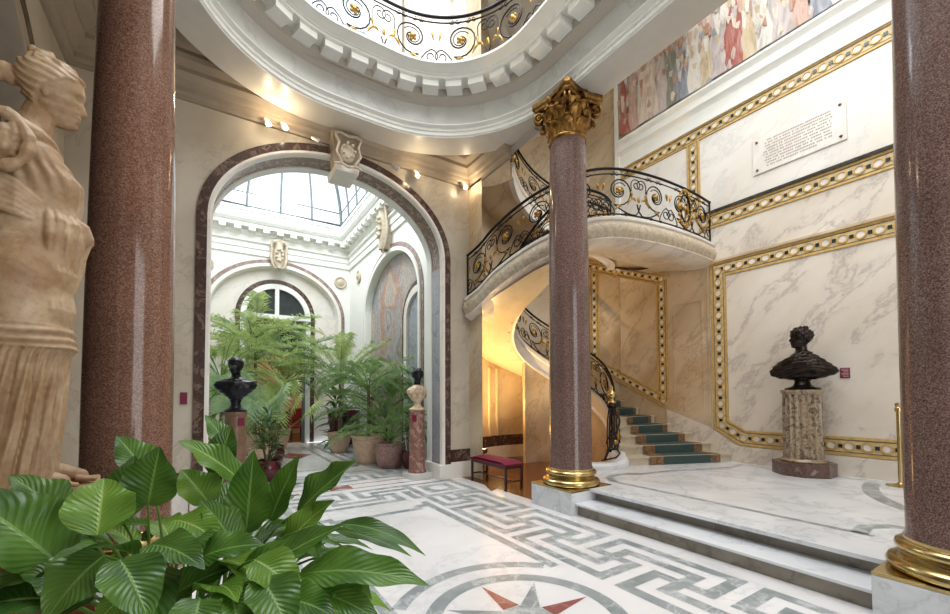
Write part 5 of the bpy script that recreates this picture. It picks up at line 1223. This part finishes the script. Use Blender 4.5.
def head(mb, c, s, yaw=0, pitch=0, roll=0, hair='waves', nose=1.0, eyes=True, fs=1, bs=1):
    st = len(mb.v); NZ, NT = 60, 72; rows = []
    for i in range(NZ + 1):
        t = i / NZ; f, b, w = sm(FP, t) * fs, sm(BP, t) * bs, sm(SP, t); row = []
        for j in range(NT):
            a = 2 * PI * j / NT; aa = a if a <= PI else a - 2 * PI; ca, sa = math.cos(aa), math.sin(aa)
            ext = f if ca > 0 else b; x = ext * (abs(ca) ** .9) * (1 if ca > 0 else -1); y = w * (abs(sa) ** .85) * (1 if sa >= 0 else -1)
            k = 1.0
            nz = interp([(.28, 0), (.3, .05), (.33, .11), (.36, .095), (.48, .035), (.55, .01), (.6, 0)], t) * nose
            x += nz * math.exp(-(aa / .2) ** 2)
            if eyes: x -= .075 * math.exp(-((t - .515) / .05) ** 2 - ((abs(aa) - .45) / .2) ** 2); x += .035 * math.exp(-((t - .50) / .022) ** 2 - ((abs(aa) - .46) / .12) ** 2); x += .02 * math.exp(-((t - .585) / .02) ** 2 - ((abs(aa) - .4) / .25) ** 2)
            x += .012 * math.exp(-((t - .2) / .03) ** 2 - (aa / .35) ** 2) - .02 * math.exp(-((t - .2) / .008) ** 2 - (aa / .3) ** 2)
            hl = .76 - .10 * max(0, abs(aa) - .5) - .34 * max(0, abs(aa) - 1.2)
            if hair and t > hl and t < 1:
                e = min(1, (t - hl) / .04)
                if hair == 'waves': q = .055 + .016 * math.sin(t * 52 + aa * 7 + 1.3 * math.sin(aa * 5)) + .008 * math.sin(t * 110 + aa * 13)
                elif hair == 'curls': q = .05 + .03 * math.sin(t * 38) * math.sin(aa * 9 + t * 8)
                else: q = .03 + .008 * math.sin(aa * 20)
                q *= e; x += q * ca * 1.1; y += q * sa * 1.1
                row.append((x * s, y * s, t * s + q * s * (t > .9) * .6)); continue
            row.append((x * s, y * s, t * s))
        rows.append(row)
    mb.grid(rows, cu=True); mb.poly(rows[0][::-1]); mb.poly(rows[-1])
    for sg in (-1, 1): mb.ball((-.02 * s, sg * .33 * s, .42 * s), .075 * s, 8, 6, sq=(.75, .4, 1.3))
    Mx = Matrix.Translation(Vector(c)) @ Matrix.Rotation(yaw, 4, 'Z') @ Matrix.Rotation(pitch, 4, 'Y') @ Matrix.Rotation(roll, 4, 'X')
    mb.xform(Mx, st)
def ellips(mb, a, b, ra, rb, n=14, m=10):   # tapered limb
    A, B = Vector(a), Vector(b); mb.tube([tuple(A.lerp(B, i / m)) for i in range(m + 1)], [lerp(ra, rb, i / m) for i in range(m + 1)], n); mb.ball(a, ra, n, 8); mb.ball(b, rb, n, 8)
# ---- big marble statue (local: +x is the way she faces)
ST_Z = 1.125; SRZ = -YAW + .74
sta = thing('marble_statue', 'large weathered marble statue of a draped woman in profile, arms broken off', 'statue', (-.705, 2.705, ST_Z), SRZ); sta.scale = (1, 1, 1.06)
mb = MB(); XFt = [(0, .11), (.06, .125), (.14, .125), (.31, .136), (.52, .146), (.57, .15), (.61, .17), (.66, .158), (.80, .15), (.92, .155), (1.02, .168), (1.12, .17), (1.20, .172), (1.27, .18), (1.33, .172), (1.39, .145), (1.45, .11), (1.50, .082), (1.56, .05), (1.62, .02)]
XBt = [(0, -.20), (.3, -.19), (.6, -.175), (.9, -.18), (1.1, -.15), (1.2, -.135), (1.35, -.14), (1.47, -.12), (1.55, -.085), (1.62, -.06)]
YHt = [(0, .25), (.3, .225), (.6, .21), (.9, .215), (1.08, .175), (1.2, .16), (1.34, .175), (1.44, .185), (1.50, .15), (1.56, .09), (1.62, .05)]
rows = []; NZ, NT = 230, 200
for i in range(NZ + 1):
    z = 1.62 * i / NZ; xf, xb, yh = sm(XFt, z), sm(XBt, z), sm(YHt, z); cx = (xf + xb) / 2; hx = (xf - xb) / 2; row = []
    for j in range(NT):
        a = 2 * PI * j / NT; ca, sa = math.cos(a), math.sin(a); amp = 0
        if z < .60:
            ph = a * 17 - z * 9 + 1.1 * math.sin(z * 5 + a * 2); q = abs(math.sin(ph * .5)) ** .6
            amp = -.034 * (1 - q) * min(1, (.62 - z) * 6) + .005 * math.sin(a * 41 - z * 24)
        elif z < .70: amp = .006 * math.sin(z * 170 + .8 * math.sin(a * 3)) + .006
        elif z < 1.06: amp = .004 * math.sin(a * 5 + z * 4)
        elif z > 1.22 and z < 1.5:
            q = math.sin(a * 20 + z * 16 + 1.5 * math.sin(z * 9)); amp = .006 * q * max(0, 1 - abs(z - 1.33) * 8) + .02 * math.exp(-((z - 1.33) / .05) ** 2 - ((a - 5.65) / .5) ** 2)
        row.append((cx + (hx + amp) * (abs(ca) ** .9) * (1 if ca > 0 else -1), (yh + amp) * (abs(sa) ** .9) * (1 if sa >= 0 else -1), z))
    rows.append(row)
mb.grid(rows, cu=True); mb.poly(rows[0][::-1]); mb.poly(rows[-1])
ellips(mb, (-.02, 0, 1.47), (.03, .0, 1.68), .075, .056)
head(mb, (.047, .01, 1.625), .272, 0, .05, .22, 'waves', .72, fs=1.10, bs=.78)
mb.ball((.03, -.05, 1.885), .034, 12, 8, sq=(1.2, 1, .9)); mb.ball((.055, -.055, 1.90), .02, 10, 8); mb.ball((.0, -.05, 1.90), .022, 10, 8)
for k in range(5): mb.ball((-.07 - .02 * k, -.02, 1.775 + .008 * math.sin(k * 2)), .042 - .004 * k, 12, 8)
mb.ball((-.155, -.02, 1.79), .036, 10, 8)
# broken shoulder: rough stump inside a ring of cloth
SHC = (-.075, -.19, 1.41)
ellips(mb, (-.05, -.10, 1.44), (-.07, -.17, 1.41), .085, .08)
rq = random.Random(2)
for q in range(26): mb.ball((SHC[0] + rq.uniform(-.05, .05), SHC[1] - .035 + rq.uniform(-.012, .012), SHC[2] + rq.uniform(-.06, .06)), rq.uniform(.012, .022), 8, 6)
mb.tube([(SHC[0] + .088 * math.cos(a), SHC[1] - .035 - .012 * math.cos(a), SHC[2] + .108 * math.sin(a)) for a in [2 * PI * k / 24 for k in range(24)]], [.022 + .006 * math.sin(k * 1.7) for k in range(24)], 8, closed=True)
mb.tube([(SHC[0] + .03, -.2, SHC[2] + .10), (.03, -.15, 1.50), (.07, -.09, 1.49), (.10, -.02, 1.46)], [.03, .028, .022, .012], 8)
ellips(mb, (-.05, .10, 1.44), (-.05, .17, 1.39), .085, .08)
# girdle gathered to a knot, with the cloth tumbling below it
for k in range(6): mb.tube([(-.16, -.13, 1.315 - .03 * k), (-.10, -.165, 1.30 - .028 * k), (-.03, -.178, 1.265 - .024 * k), (.04, -.155, 1.21 - .017 * k), (.10, -.11, 1.175 - .012 * k)], [.012, .0155, .015, .013, .011], 8)
for k in range(8):
    a = -1.15 + .17 * k; ex = lambda r, z_: ((.17 + r) * math.cos(a) * 1.0 - .0, (.165 + r) * math.sin(a), z_)
    mb.tube([ex(-.01, 1.20), ex(.012 + .008 * (k % 2), 1.15), ex(.010 + .012 * ((k + 1) % 2), 1.08), ex(.008, 1.0 - .035 * (k % 3)), ex(-.006, .96 - .05 * (k % 3))], [.012, .017 + .006 * (k % 2), .021, .013, .007], 8)
for k in range(3): mb.tube([(.155, -.07 + .04 * k, 1.19), (.19, -.06 + .04 * k, 1.165), (.205, -.05 + .04 * k, 1.12), (.185, -.05 + .04 * k, 1.075)], [.012, .019, .02, .012], 8)
for k in range(6):
    a = -1.0 + .12 * k; ex = lambda r, z_: ((.155 + r) * math.cos(a), (.185 + r) * math.sin(a), z_)
    mb.tube([ex(-.004, 1.0), ex(.010, .93), ex(.0, .85), ex(.012, .77), ex(.002, .70), ex(.006, .63)], [.010, .017, .012, .017, .012, .010], 8)
bod = mb.build('body', M['statue'], sta, local=True, smooth=True); remesh(bod, .0048, 0)
mb = MB()
for y0, xt in ((-.09, .185), (.05, .245)):
    ellips(mb, (xt - .17, y0, .07), (xt - .05, y0, .034), .05, .03)
    for k in range(5): ellips(mb, (xt - .05 - .010 * abs(k - 1), y0 - .036 + .018 * k, .026), (xt - .010 * k, y0 - .04 + .021 * k, .018), .015 if k == 0 else .012, .011, 8, 3)
    ellips(mb, (xt - .18, y0, .06), (xt - .16, y0, .13), .045, .042)
remesh(mb.build('foot', M['statue'], sta, local=True, smooth=True), .004, 1)
mb = MB(); mb.box(-.30, .27, -.30, .30, -.05, 0); mb.build('base_slab', M['statue'], sta, local=True, bevel=.01)
ped = thing('pedestal', 'rust-red marble pedestal beneath the tall marble statue', 'pedestal', (-.705, 2.705, 0), SRZ)
mb = MB(); mb.box(-.34, .31, -.34, .34, ST_Z - .19, ST_Z - .054); mb.build('top_slab', M['ped_stat'], ped, local=True, bevel=.015)
mb = MB(); mb.box(-.29, .26, -.29, .29, .16, ST_Z - .19); mb.build('die', M['ped_stat'], ped, local=True, bevel=.01)
mb = MB(); mb.box(-.34, .31, -.34, .34, 0, .16); mb.build('base', M['ped_stat'], ped, local=True, bevel=.015)

# ---- busts
def bust(t, mat, hmat, w, d, hb, hs, yaw, pitch, hair, drape=.02, headup=0, socle=True, smat=None, tilt=0, nose=1, WP=None, sk=1):
    mb = MB(); NZ, NT = 70, 90; z0 = .16
    W = WP or [(0, .10), (.08, .22), (.2, .46), (.38, .78), (.55, .97), (.68, 1.0), (.78, .92), (.88, .66), (.95, .36), (1, .20)]
    D = [(0, .3), (.1, .6), (.3, .8), (.55, 1.0), (.75, .95), (.9, .7), (1, .42)]
    rows = []
    for i in range(NZ + 1):
        f = i / NZ; row = []
        for j in range(NT):
            a = 2 * PI * j / NT; ca, sa = math.cos(a), math.sin(a)
            q = drape * (math.sin(f * 11 + sa * 12) * .6 + math.sin(f * 7 - sa * 15 + 1) * .5) * min(1, 4 * f) * (1 if f < .86 else .3)
            row.append(((sm(D, f) * d / 2 + q) * abs(ca) ** .9 * (1 if ca > 0 else -1), (sm(W, f) * w / 2 + q) * abs(sa) ** .95 * (1 if sa >= 0 else -1), z0 + f * hb + tilt * sa * f * .06))
        rows.append(row)
    mb.grid(rows, cu=True); mb.poly(rows[0][::-1]); mb.poly(rows[-1])
    if drape > .013:
        for k in range(7):
            pp_ = []
            for q in range(9):
                u = -1 + q / 4; f = max(.07, min(.93, .88 - .10 * k - .34 * u * u * (.5 + .08 * k) + .16 * u + .03 * math.sin(q * 1.7 + k))); W_, D_ = sm(W, f) * w / 2, sm(D, f) * d / 2
                an = u * 1.35; pp_.append((D_ * math.cos(an) * 1.02, W_ * math.sin(an), z0 + f * hb + tilt * math.sin(an) * f * .06))
            mb.tube(pp_, [w * x for x in (.014, .024, .03, .028, .03, .026, .028, .024, .012)], 7)
    body = mb.build('torso', mat, t, local=True, smooth=True); remesh(body, .007 if w > .7 else .006, 1)
    hm = MB(); nz = z0 + hb; ellips(hm, (-.01, 0, nz - .08), (.01, 0, nz + hs * .25), hs * .26, hs * .22)
    head(hm, (.02 + .02 * math.cos(yaw), .02 * math.sin(yaw), nz + hs * .12 + headup), hs, yaw, pitch, 0, hair, nose)
    if hair == 'curls':
        rn = random.Random(5)
        for k in range(46):
            a = rn.uniform(.9, 2 * PI - .9) + yaw; ph = rn.uniform(.45, 1.0); r = hs * (.36 if ph < .8 else .24)
            hm.ball((.02 + r * math.cos(a), r * math.sin(a), nz + hs * .12 + headup + hs * ph), hs * .075, 8, 6)
    o = hm.build('head', hmat, t, local=True, smooth=True); remesh(o, .005, 1)
    if socle:
        mb = MB(); mb.lathe([(.15 * sk, 0), (.155 * sk, .02), (.14 * sk, .035), (.10 * sk, .05), (.075 * sk, .08), (.065 * sk, .13), (.08 * sk, .165), (.07 * sk, .2)], n=28); mb.build('socle', smat or mat, t, local=True, smooth=True, auto=45)
def pedestal(name, lab, x, y, r, h, mat, bmat, sq, bh, z=0, flutes=0, rz=0, topr=1.06, base_lathe=True):
    t = thing(name, lab, 'pedestal', (x, y, z), rz); mb = MB()
    if flutes:
        n = flutes * 8; zs = [bh + .05, h - .10]
        rows = [[((r * k2 - .030 * abs(math.sin(flutes * PI * k / n)) ** .8) * math.cos(2 * PI * k / n), (r * k2 - .030 * abs(math.sin(flutes * PI * k / n)) ** .8) * math.sin(2 * PI * k / n), zz) for k in range(n)] for zz, k2 in ((bh + .05, 1), (h - .07, .97))]
        mb.grid(rows, cu=True); mb.poly(rows[-1])
    else: mb.lathe([(r * 1.02, bh + .05), (r, bh + .1), (r * .96, h - .06), (r * .96, h - .05)], n=40)
    mb.build('shaft', mat, t, local=True, smooth=True, auto=40)
    mb = MB(); mb.lathe([(r * 1.12, bh), (r * 1.15, bh + .02), (r * 1.1, bh + .04), (r * 1.04, bh + .055)], n=40); mb.build('foot_ring', mat if base_lathe else bmat, t, local=True, smooth=True, auto=45)
    mb = MB(); mb.lathe([(r * .96, h - .07), (r * 1.02, h - .05), (r * topr, h - .03), (r * topr, h)], n=40); mb.build('top_ring', mat, t, local=True, smooth=True, auto=45)
    mb = MB()
    if flutes: 
        c = sq * .42; mb.prism([(sq, -c), (sq, c), (c, sq), (-c, sq), (-sq, c), (-sq, -c), (-c, -sq), (c, -sq)], 0, bh)
    else: mb.box(-sq, sq, -sq, sq, 0, bh)
    mb.build('base', bmat, t, local=True, bevel=.008); return t
def label_on(x, y, z, az, lab, parent=None):
    mb = MB(); mb.box(-.045, .045, -.004, .004, -.06, .06); o = mb.build('label', M['sign'], None, local=True); o.location = (x, y, z); o.rotation_euler = (0, 0, az); tag(o, lab, 'label')
vd = lambda x, y: math.atan2(-y, -x)      # direction towards the viewer
p = pedestal('pedestal', 'fluted mottled marble half column under the dark bronze bust', 7.82, 2.70, .255, 1.31, M['fluted'], M['ped_base'], .37, .2, z=PZ, flutes=20)
b = thing('bust', 'dark bronze bust of a bearded man in a sweeping cloak', 'statue', (7.83, 2.69, PZ + 1.31), PI + .25)
bust(b, M['bronze'], M['bronze'], .86, .44, .45, .33, -1.0, -.06, 'curls', .022, headup=0, tilt=.25, sk=1.5, WP=[(0, .4), (.07, .7), (.16, .93), (.26, 1.0), (.36, .97), (.48, .86), (.62, .68), (.75, .5), (.87, .34), (1, .2)])
p = pedestal('pedestal', 'red alabaster pedestal by the right jamb of the arch', 3.36, 7.26, .15, 1.27, M['ped_red'], M['frieze'], .215, .10)
b = thing('bust', 'bust with black head and pale draped marble shoulders', 'statue', (3.36, 7.26, 1.27), vd(3.36, 7.26) + .5)
bust(b, M['bust_marble'], M['bronze_black'], .41, .27, .33, .27, -.3, 0, 'curls', .012, nose=1, WP=[(0, .35), (.12, .6), (.3, .86), (.48, 1.0), (.64, .97), (.78, .78), (.9, .46), (1, .24)])
p = pedestal('pedestal', 'brown alabaster pedestal by the left jamb of the arch', .36, 7.28, .15, 1.31, M['ped_brown'], M['frieze'], .215, .10)
b = thing('bust', 'black bust with bare broad shoulders on the left pedestal', 'statue', (.36, 7.28, 1.31), vd(.36, 7.28))
bust(b, M['bronze_black'], M['bronze_black'], .58, .33, .37, .27, -.45, 0, 'short', .004, WP=[(0, .2), (.12, .34), (.26, .54), (.4, .76), (.54, .93), (.66, 1.0), (.78, .93), (.88, .66), (.95, .36), (1, .22)])
def lab_cyl(px, py, r, z, a, lab): x, y = px + (r + .006) * math.cos(a), py + (r + .006) * math.sin(a); label_on(x, y, z, a + PI / 2, lab)
lab_cyl(3.36, 7.26, .149, 1.12, vd(3.36, 7.26) - .35, 'small burgundy label on the red alabaster pedestal')
lab_cyl(.36, 7.28, .149, 1.16, vd(.36, 7.28) + .5, 'small burgundy label on the brown alabaster pedestal')
mb = MB(); mb.box(-.04, .04, -.004, .004, -.08, .08); o = mb.build('label', M['sign'], None, local=True); o.location = (-.27, 6.79, 1.52); tag(o, 'small burgundy label on the wall left of the arch', 'label')

# ================================================================ bench, uplight, stanchion, spotlights
be = thing('bench', 'dark wooden bench with crimson velvet seat beside the central column', 'bench', (4.21, 5.9, 0)); bx0, bx1, by0_, by1_ = 4.04, 4.40, 5.38, 6.42
mb = MB(); rows = []
for i in range(13):
    y = lerp(by0_ - .01, by1_ + .01, i / 12); e = min(1, min(i, 12 - i) / 1.5)
    rows.append([(lerp(bx0 - .01, bx1 + .01, s), y, .405 + .075 * min(1, e * .7 + .3) * (math.sin(PI * (.08 + .84 * s)) ** .35)) for s in (0, .06, .2, .4, .6, .8, .94, 1)])
mb.grid(rows); mb.box(bx0 - .01, bx1 + .01, by0_ - .01, by1_ + .01, .395, .425); mb.build('seat', M['velvet'], be, smooth=True, auto=50)
mb = MB(); mb.box(bx0, bx1, by0_, by1_, .35, .395); mb.build('rail_frame', M['dark_wood'], be, bevel=.004)
for x in (bx0, bx1 - .035):
    for y in (by0_, by1_ - .035): mb = MB(); mb.box(x, x + .035, y, y + .035, 0, .36); mb.build('leg', M['dark_wood'], be, bevel=.003)
for y in (by0_ + .01, by1_ - .03): mb = MB(); mb.box(bx0 + .03, bx1 - .03, y, y + .018, .13, .155); mb.build('stretcher', M['dark_wood'], be)
mb = MB(); mb.box((bx0 + bx1) / 2 - .01, (bx0 + bx1) / 2 + .01, by0_ + .02, by1_ - .02, .132, .153); mb.build('stretcher', M['dark_wood'], be)
LX, LY = 4.72, 7.02
ul = thing('floor_uplight', 'small brass uplight glowing on the floor behind the bench', 'lamp', (LX, LY, 0))
mb = MB(); mb.lathe([(.09, 0), (.09, .02), (.02, .04), (.02, .36), (.075, .38), (.08, .47), (.07, .47), (.065, .44)], (LX, LY, 0), 20, cap=False); mb.build('housing', M['gold_old'], ul, smooth=True, auto=40)
mb = MB(); mb.lathe([(.064, .452), (.05, .462), (.01, .465)], (LX, LY, 0), 20); mb.build('bulb', M['bulb_warm'], ul)
sn = thing('stanchion', 'polished brass barrier post half hidden by right column', 'post', (7.86, 1.63, PZ))
mb = MB(); mb.lathe([(.15, PZ), (.15, PZ + .015), (.05, PZ + .03), (.03, PZ + .05)], (7.86, 1.63, 0), 24); mb.build('base', M['brass'], sn, smooth=True, auto=40)
mb = MB(); mb.lathe([(.026, PZ + .04), (.026, 1.30), (.04, 1.31), (.04, 1.36), (.03, 1.37), (.035, 1.39), (.035, 1.42), (.01, 1.43)], (7.86, 1.63, 0), 16); mb.build('pole', M['brass'], sn, smooth=True, auto=40)
def spot(x, y, z, dx, dz, lab, on=True):
    t = thing('spotlight', lab, 'lamp', (x, y, z), 0, 'small spotlights along the cornice'); d = Vector((dx, -.45, dz)).normalized(); c = Vector((x, y, z))
    mb = MB(); mb.tube([tuple(c - d * .09), tuple(c - d * .02), tuple(c + d * .05)], [.024, .04, .045], 12); mb.build('housing', M['lampblack'], t, smooth=True, auto=50)
    mb = MB(); mb.tube([tuple(c - d * .05), (x, y + .14, z + .06), (x, y + .18, z + .08)], .01, 6); mb.build('bracket', M['lampblack'], t)
    if on: mb = MB(); mb.ball(tuple(c + d * .06), .03, 10, 8); mb.build('bulb', M['bulb'], t, smooth=True)
SPL = [(.667, 6.6, 5.53, 'left one of the two brightest spotlights over the arch', 1), (.894, 6.6, 5.55, 'right one of the two brightest spotlights over the arch', 1), (1.36, 6.58, 5.47, 'unlit spotlight just left of the carved keystone', 0), (2.66, 6.6, 5.45, 'angled spotlight nearest right of the carved keystone', 0), (3.03, 6.6, 5.45, 'glowing spotlight further right of the carved keystone', 1), (4.05, 6.66, 5.54, 'glowing spotlight at the corner of the cornice', 1)]
for x, y, z, lab, on in SPL: spot(x, y, z, .25 if on else .9, -.6, lab, on)
mbs = [(-1.05, 5.2, 6.0)]
spot(-1.15, 5.6, 6.0, .1, -.8, 'small glowing spotlight above the statue near the left wall cornice', 1)

# ================================================================ the peace lily in the foreground
LC = un(185, 560, w=1.62); LCX, LCY = LC.x, LC.y
pln = thing('peace_lily', 'large glossy peace lily with broad veined leaves in the foreground', 'plant', (LCX, LCY, 0))
mb = MB(); mb.lathe([(.26, 0), (.28, .02), (.34, .3), (.37, .46), (.40, .48), (.40, .52), (.36, .52), (.35, .46)], (LCX, LCY, 0), 40, cap=False); mb.poly([(LCX + .26 * math.cos(2 * PI * k / 24), LCY + .26 * math.sin(2 * PI * k / 24), .002) for k in range(24)]); pp = mb.build('pot', M['pot_red'], pln, smooth=True, auto=40)
mb = MB(); mb.lathe([(.355, .47), (.2, .50), (.01, .51)], (LCX, LCY, 0), 24, cap=False); mb.build('soil', M['soil'], pp)
TC = Vector((0, 0, H))
def lily_leaf(p0, p2, wid, lift, light, nrm=None, fold=.16, wave=.085, petiole=True):
    mid = (p0 + p2) / 2 + Vector((0, 0, lift)); n_ = nrm or ((TC - mid).normalized() * .75 + Vector((0, 0, 1)))
    mb = MB(); leafblade(mb, p0, mid, p2, wid, n_, fold, wave, n=18, m=8, shape=lambda t: (max(0, math.sin(PI * min(1, (t * .985 + .012)) ** .72)) ** .85) * (1 - .25 * t ** 3) * (1 + .035 * math.sin(17 * t + wid * 90)) if t < 1 else .002)
    o = mb.build('leaf', M['lily_light'] if light else M['lily'], pln, smooth=True)
    if petiole:
        a = math.atan2(p0.y - LCY, p0.x - LCX); b0 = Vector((LCX + .13 * math.cos(a), LCY + .13 * math.sin(a), .5)); d = (p0 - mid).normalized()
        pts = [tuple(bez(b0, Vector((lerp(b0.x, p0.x, .35), lerp(b0.y, p0.y, .35), lerp(.5, p0.z, .85))), p0, i / 8)) for i in range(9)]
        st_ = MB(); st_.tube(pts, [.007 - .003 * i / 8 for i in range(9)], 6); st_.build('stalk', M['stem'], o, smooth=True)
LV = [ # base px, tip px, depth base, depth tip, width px, lift, light
 ((62, 566), (-48, 486), 1.30, 1.22, 88, .02, 0), ((97, 535), (104, 478), 1.30, 1.42, 62, .03, 1), ((68, 520), (8, 476), 1.42, 1.38, 46, .04, 0),
 ((104, 556), (44, 622), 1.18, 1.08, 66, .05, 0), ((148, 505), (160, 446), 1.62, 1.60, 54, .02, 0), ((150, 478), (116, 436), 1.85, 1.85, 40, .03, 0),
 ((246, 532), (254, 450), 1.62, 1.55, 46, .02, 0), ((240, 480), (178, 441), 1.80, 1.75, 34, .06, 1), ((298, 512), (358, 460), 1.66, 1.62, 46, .03, 0),
 ((226, 592), (345, 524), 1.38, 1.45, 44, .04, 0), ((300, 574), (430, 586), 1.40, 1.36, 50, .09, 0), ((340, 524), (426, 556), 1.52, 1.44, 22, .09, 0),
 ((335, 530), (412, 557), 1.56, 1.50, 18, .06, 0), ((262, 580), (292, 640), 1.25, 1.12, 56, .05, 0), ((150, 545), (205, 570), 1.30, 1.22, 44, .06, 0),
 ((165, 600), (238, 566), 1.30, 1.38, 40, .04, 0), ((120, 560), (150, 625), 1.12, 1.04, 60, .05, 0), ((175, 520), (222, 545), 1.45, 1.4, 40, .05, 1),
 ((210, 505), (180, 470), 1.75, 1.78, 42, .03, 1), ((270, 520), (300, 455), 1.75, 1.76, 34, .03, 0), ((285, 545), (335, 500), 1.55, 1.58, 36, .04, 1),
 ((232, 455), (205, 415), 2.1, 2.15, 24, .04, 0), ((120, 520), (135, 455), 1.7, 1.75, 44, .02, 0), ((195, 560), (265, 545), 1.35, 1.4, 42, .05, 0),
 ((90, 590), (20, 575), 1.25, 1.2, 52, .05, 0), ((200, 600), (190, 650), 1.15, 1.05, 50, .05, 0), ((235, 545), (200, 500), 1.5, 1.5, 40, .03, 0),
 ((60, 600), (-30, 610), 1.2, 1.15, 60, .05, 0), ((310, 590), (385, 625), 1.35, 1.28, 36, .05, 0), ((330, 555), (372, 600), 1.45, 1.4, 30, .05, 0),
 ((255, 560), (300, 600), 1.3, 1.25, 50, .05, 1), ((140, 590), (95, 625), 1.15, 1.1, 50, .05, 1), ((300, 530), (318, 560), 1.5, 1.45, 30, .04, 0), ((280, 600), (335, 618), 1.3, 1.22, 44, .05, 0), ((230, 590), (240, 640), 1.25, 1.1, 50, .05, 0), ((345, 580), (350, 622), 1.4, 1.3, 34, .04, 0), ((215, 475), (232, 425), 1.9, 1.95, 34, .03, 0)]
for (b_, t_, wb_, wt_, wp, lf, lg) in LV:
    p0 = un(*b_, w=wb_); p2 = un(*t_, w=wt_); lily_leaf(p0, p2, wp * (wb_ + wt_) / 2 / F * .93, lf * .6, lg)
rn = random.Random(17)
for i in range(62):
    az = i * 2.39996; f = (i + .5) / 62; rr_ = .12 + .40 * math.sqrt(f); zz_ = 1.02 - .32 * f + rn.uniform(-.06, .06)
    p0 = Vector((LCX + rr_ * math.cos(az), LCY + rr_ * math.sin(az), zz_)); L_ = rn.uniform(.27, .40); el = rn.uniform(-.1, .7) - .5 * f
    p2 = p0 + Vector((math.cos(az) * math.cos(el), math.sin(az) * math.cos(el), math.sin(el) - .25)) * L_
    lily_leaf(p0, p2, rn.uniform(.105, .15), .07, rn.random() < .25, Vector((.15 * math.cos(az), .15 * math.sin(az), 1)))

# ================================================================ light
sc = bpy.context.scene
w = bpy.data.worlds.new('world'); sc.world = w; w.use_nodes = True
bg = w.node_tree.nodes['Background']; bg.inputs[0].default_value = (.88, .94, 1.0, 1); bg.inputs[1].default_value = WORLD
def area(name, loc, rot, sx, sy, power, col=(1, 1, 1)):
    l = bpy.data.lights.new(name, 'AREA'); l.shape = 'RECTANGLE'; l.size = sx; l.size_y = sy; l.energy = power; l.color = col
    o = bpy.data.objects.new(name, l); COL.objects.link(o); o.location = loc; o.rotation_euler = rot; return o
area('skylight_daylight', (1.9, 2.5, 10.65), (0, 0, 0), 4.6, 7, P_HALL, (.95, .98, 1))
area('stair_daylight', (6.4, 1.2, 10.65), (0, 0, 0), 2.8, 5.2, P_STAIR, (1, .95, .88))
area('garden_daylight', (GC, 11, 9.1), (0, 0, 0), 2.4, 5.6, P_GARDEN, (.94, .98, 1))
area('rear_fill_light', (3.2, -2.98, 2.85), (math.radians(90), 0, 0), 3.9, 4.2, P_REAR, (1, .96, .92))  # added fill light behind the camera, at the added window
def pt(name, loc, power, col, r=.05):
    l = bpy.data.lights.new(name, 'POINT'); l.energy = power; l.color = col; l.shadow_soft_size = r; o = bpy.data.objects.new(name, l); COL.objects.link(o); o.location = loc
def sl(name, loc, dirv, power, col, ang=60, bl=.6, r=.03):
    l = bpy.data.lights.new(name, 'SPOT'); l.energy = power; l.color = col; l.spot_size = math.radians(ang); l.spot_blend = bl; l.shadow_soft_size = r
    o = bpy.data.objects.new(name, l); COL.objects.link(o); o.location = loc; o.rotation_euler = Vector(dirv).to_track_quat('-Z', 'Y').to_euler()
WARM = (1, .72, .42)
sl('uplight', (LX, LY, .5), (.2, .35, 1), P_UP, (1, .66, .28), 130, .8, .06)
for (x, y, z, lab, on) in SPL:
    if on: pt('spot_glow', (x, y - .1, z + .02), 5, (1, .78, .5), .03)
sl('stair_lamp', (6.2, 6.2, 3.9), (.5, .2, -1), 25, WARM, 120, .9, .1)
pt('far_room_lamp', (2.6, 16.6, 3.6), 60, (1, .75, .5), .15)
pt('niche_lamp', (5.4, 7.4, .9), 8, (1, .62, .25), .1)
sc.view_settings.view_transform = 'Standard'; sc.view_settings.look = 'None'; sc.view_settings.exposure = EXPO; sc.view_settings.gamma = 1; sc.view_settings.use_curve_mapping = False
sc.cycles.max_bounces = 8; sc.cycles.diffuse_bounces = 5; sc.cycles.glossy_bounces = 3; sc.cycles.transparent_max_bounces = 8; sc.cycles.caustics_reflective = False; sc.cycles.caustics_refractive = False
sc.cycles.sample_clamp_indirect = 6; sc.cycles.use_denoising = True
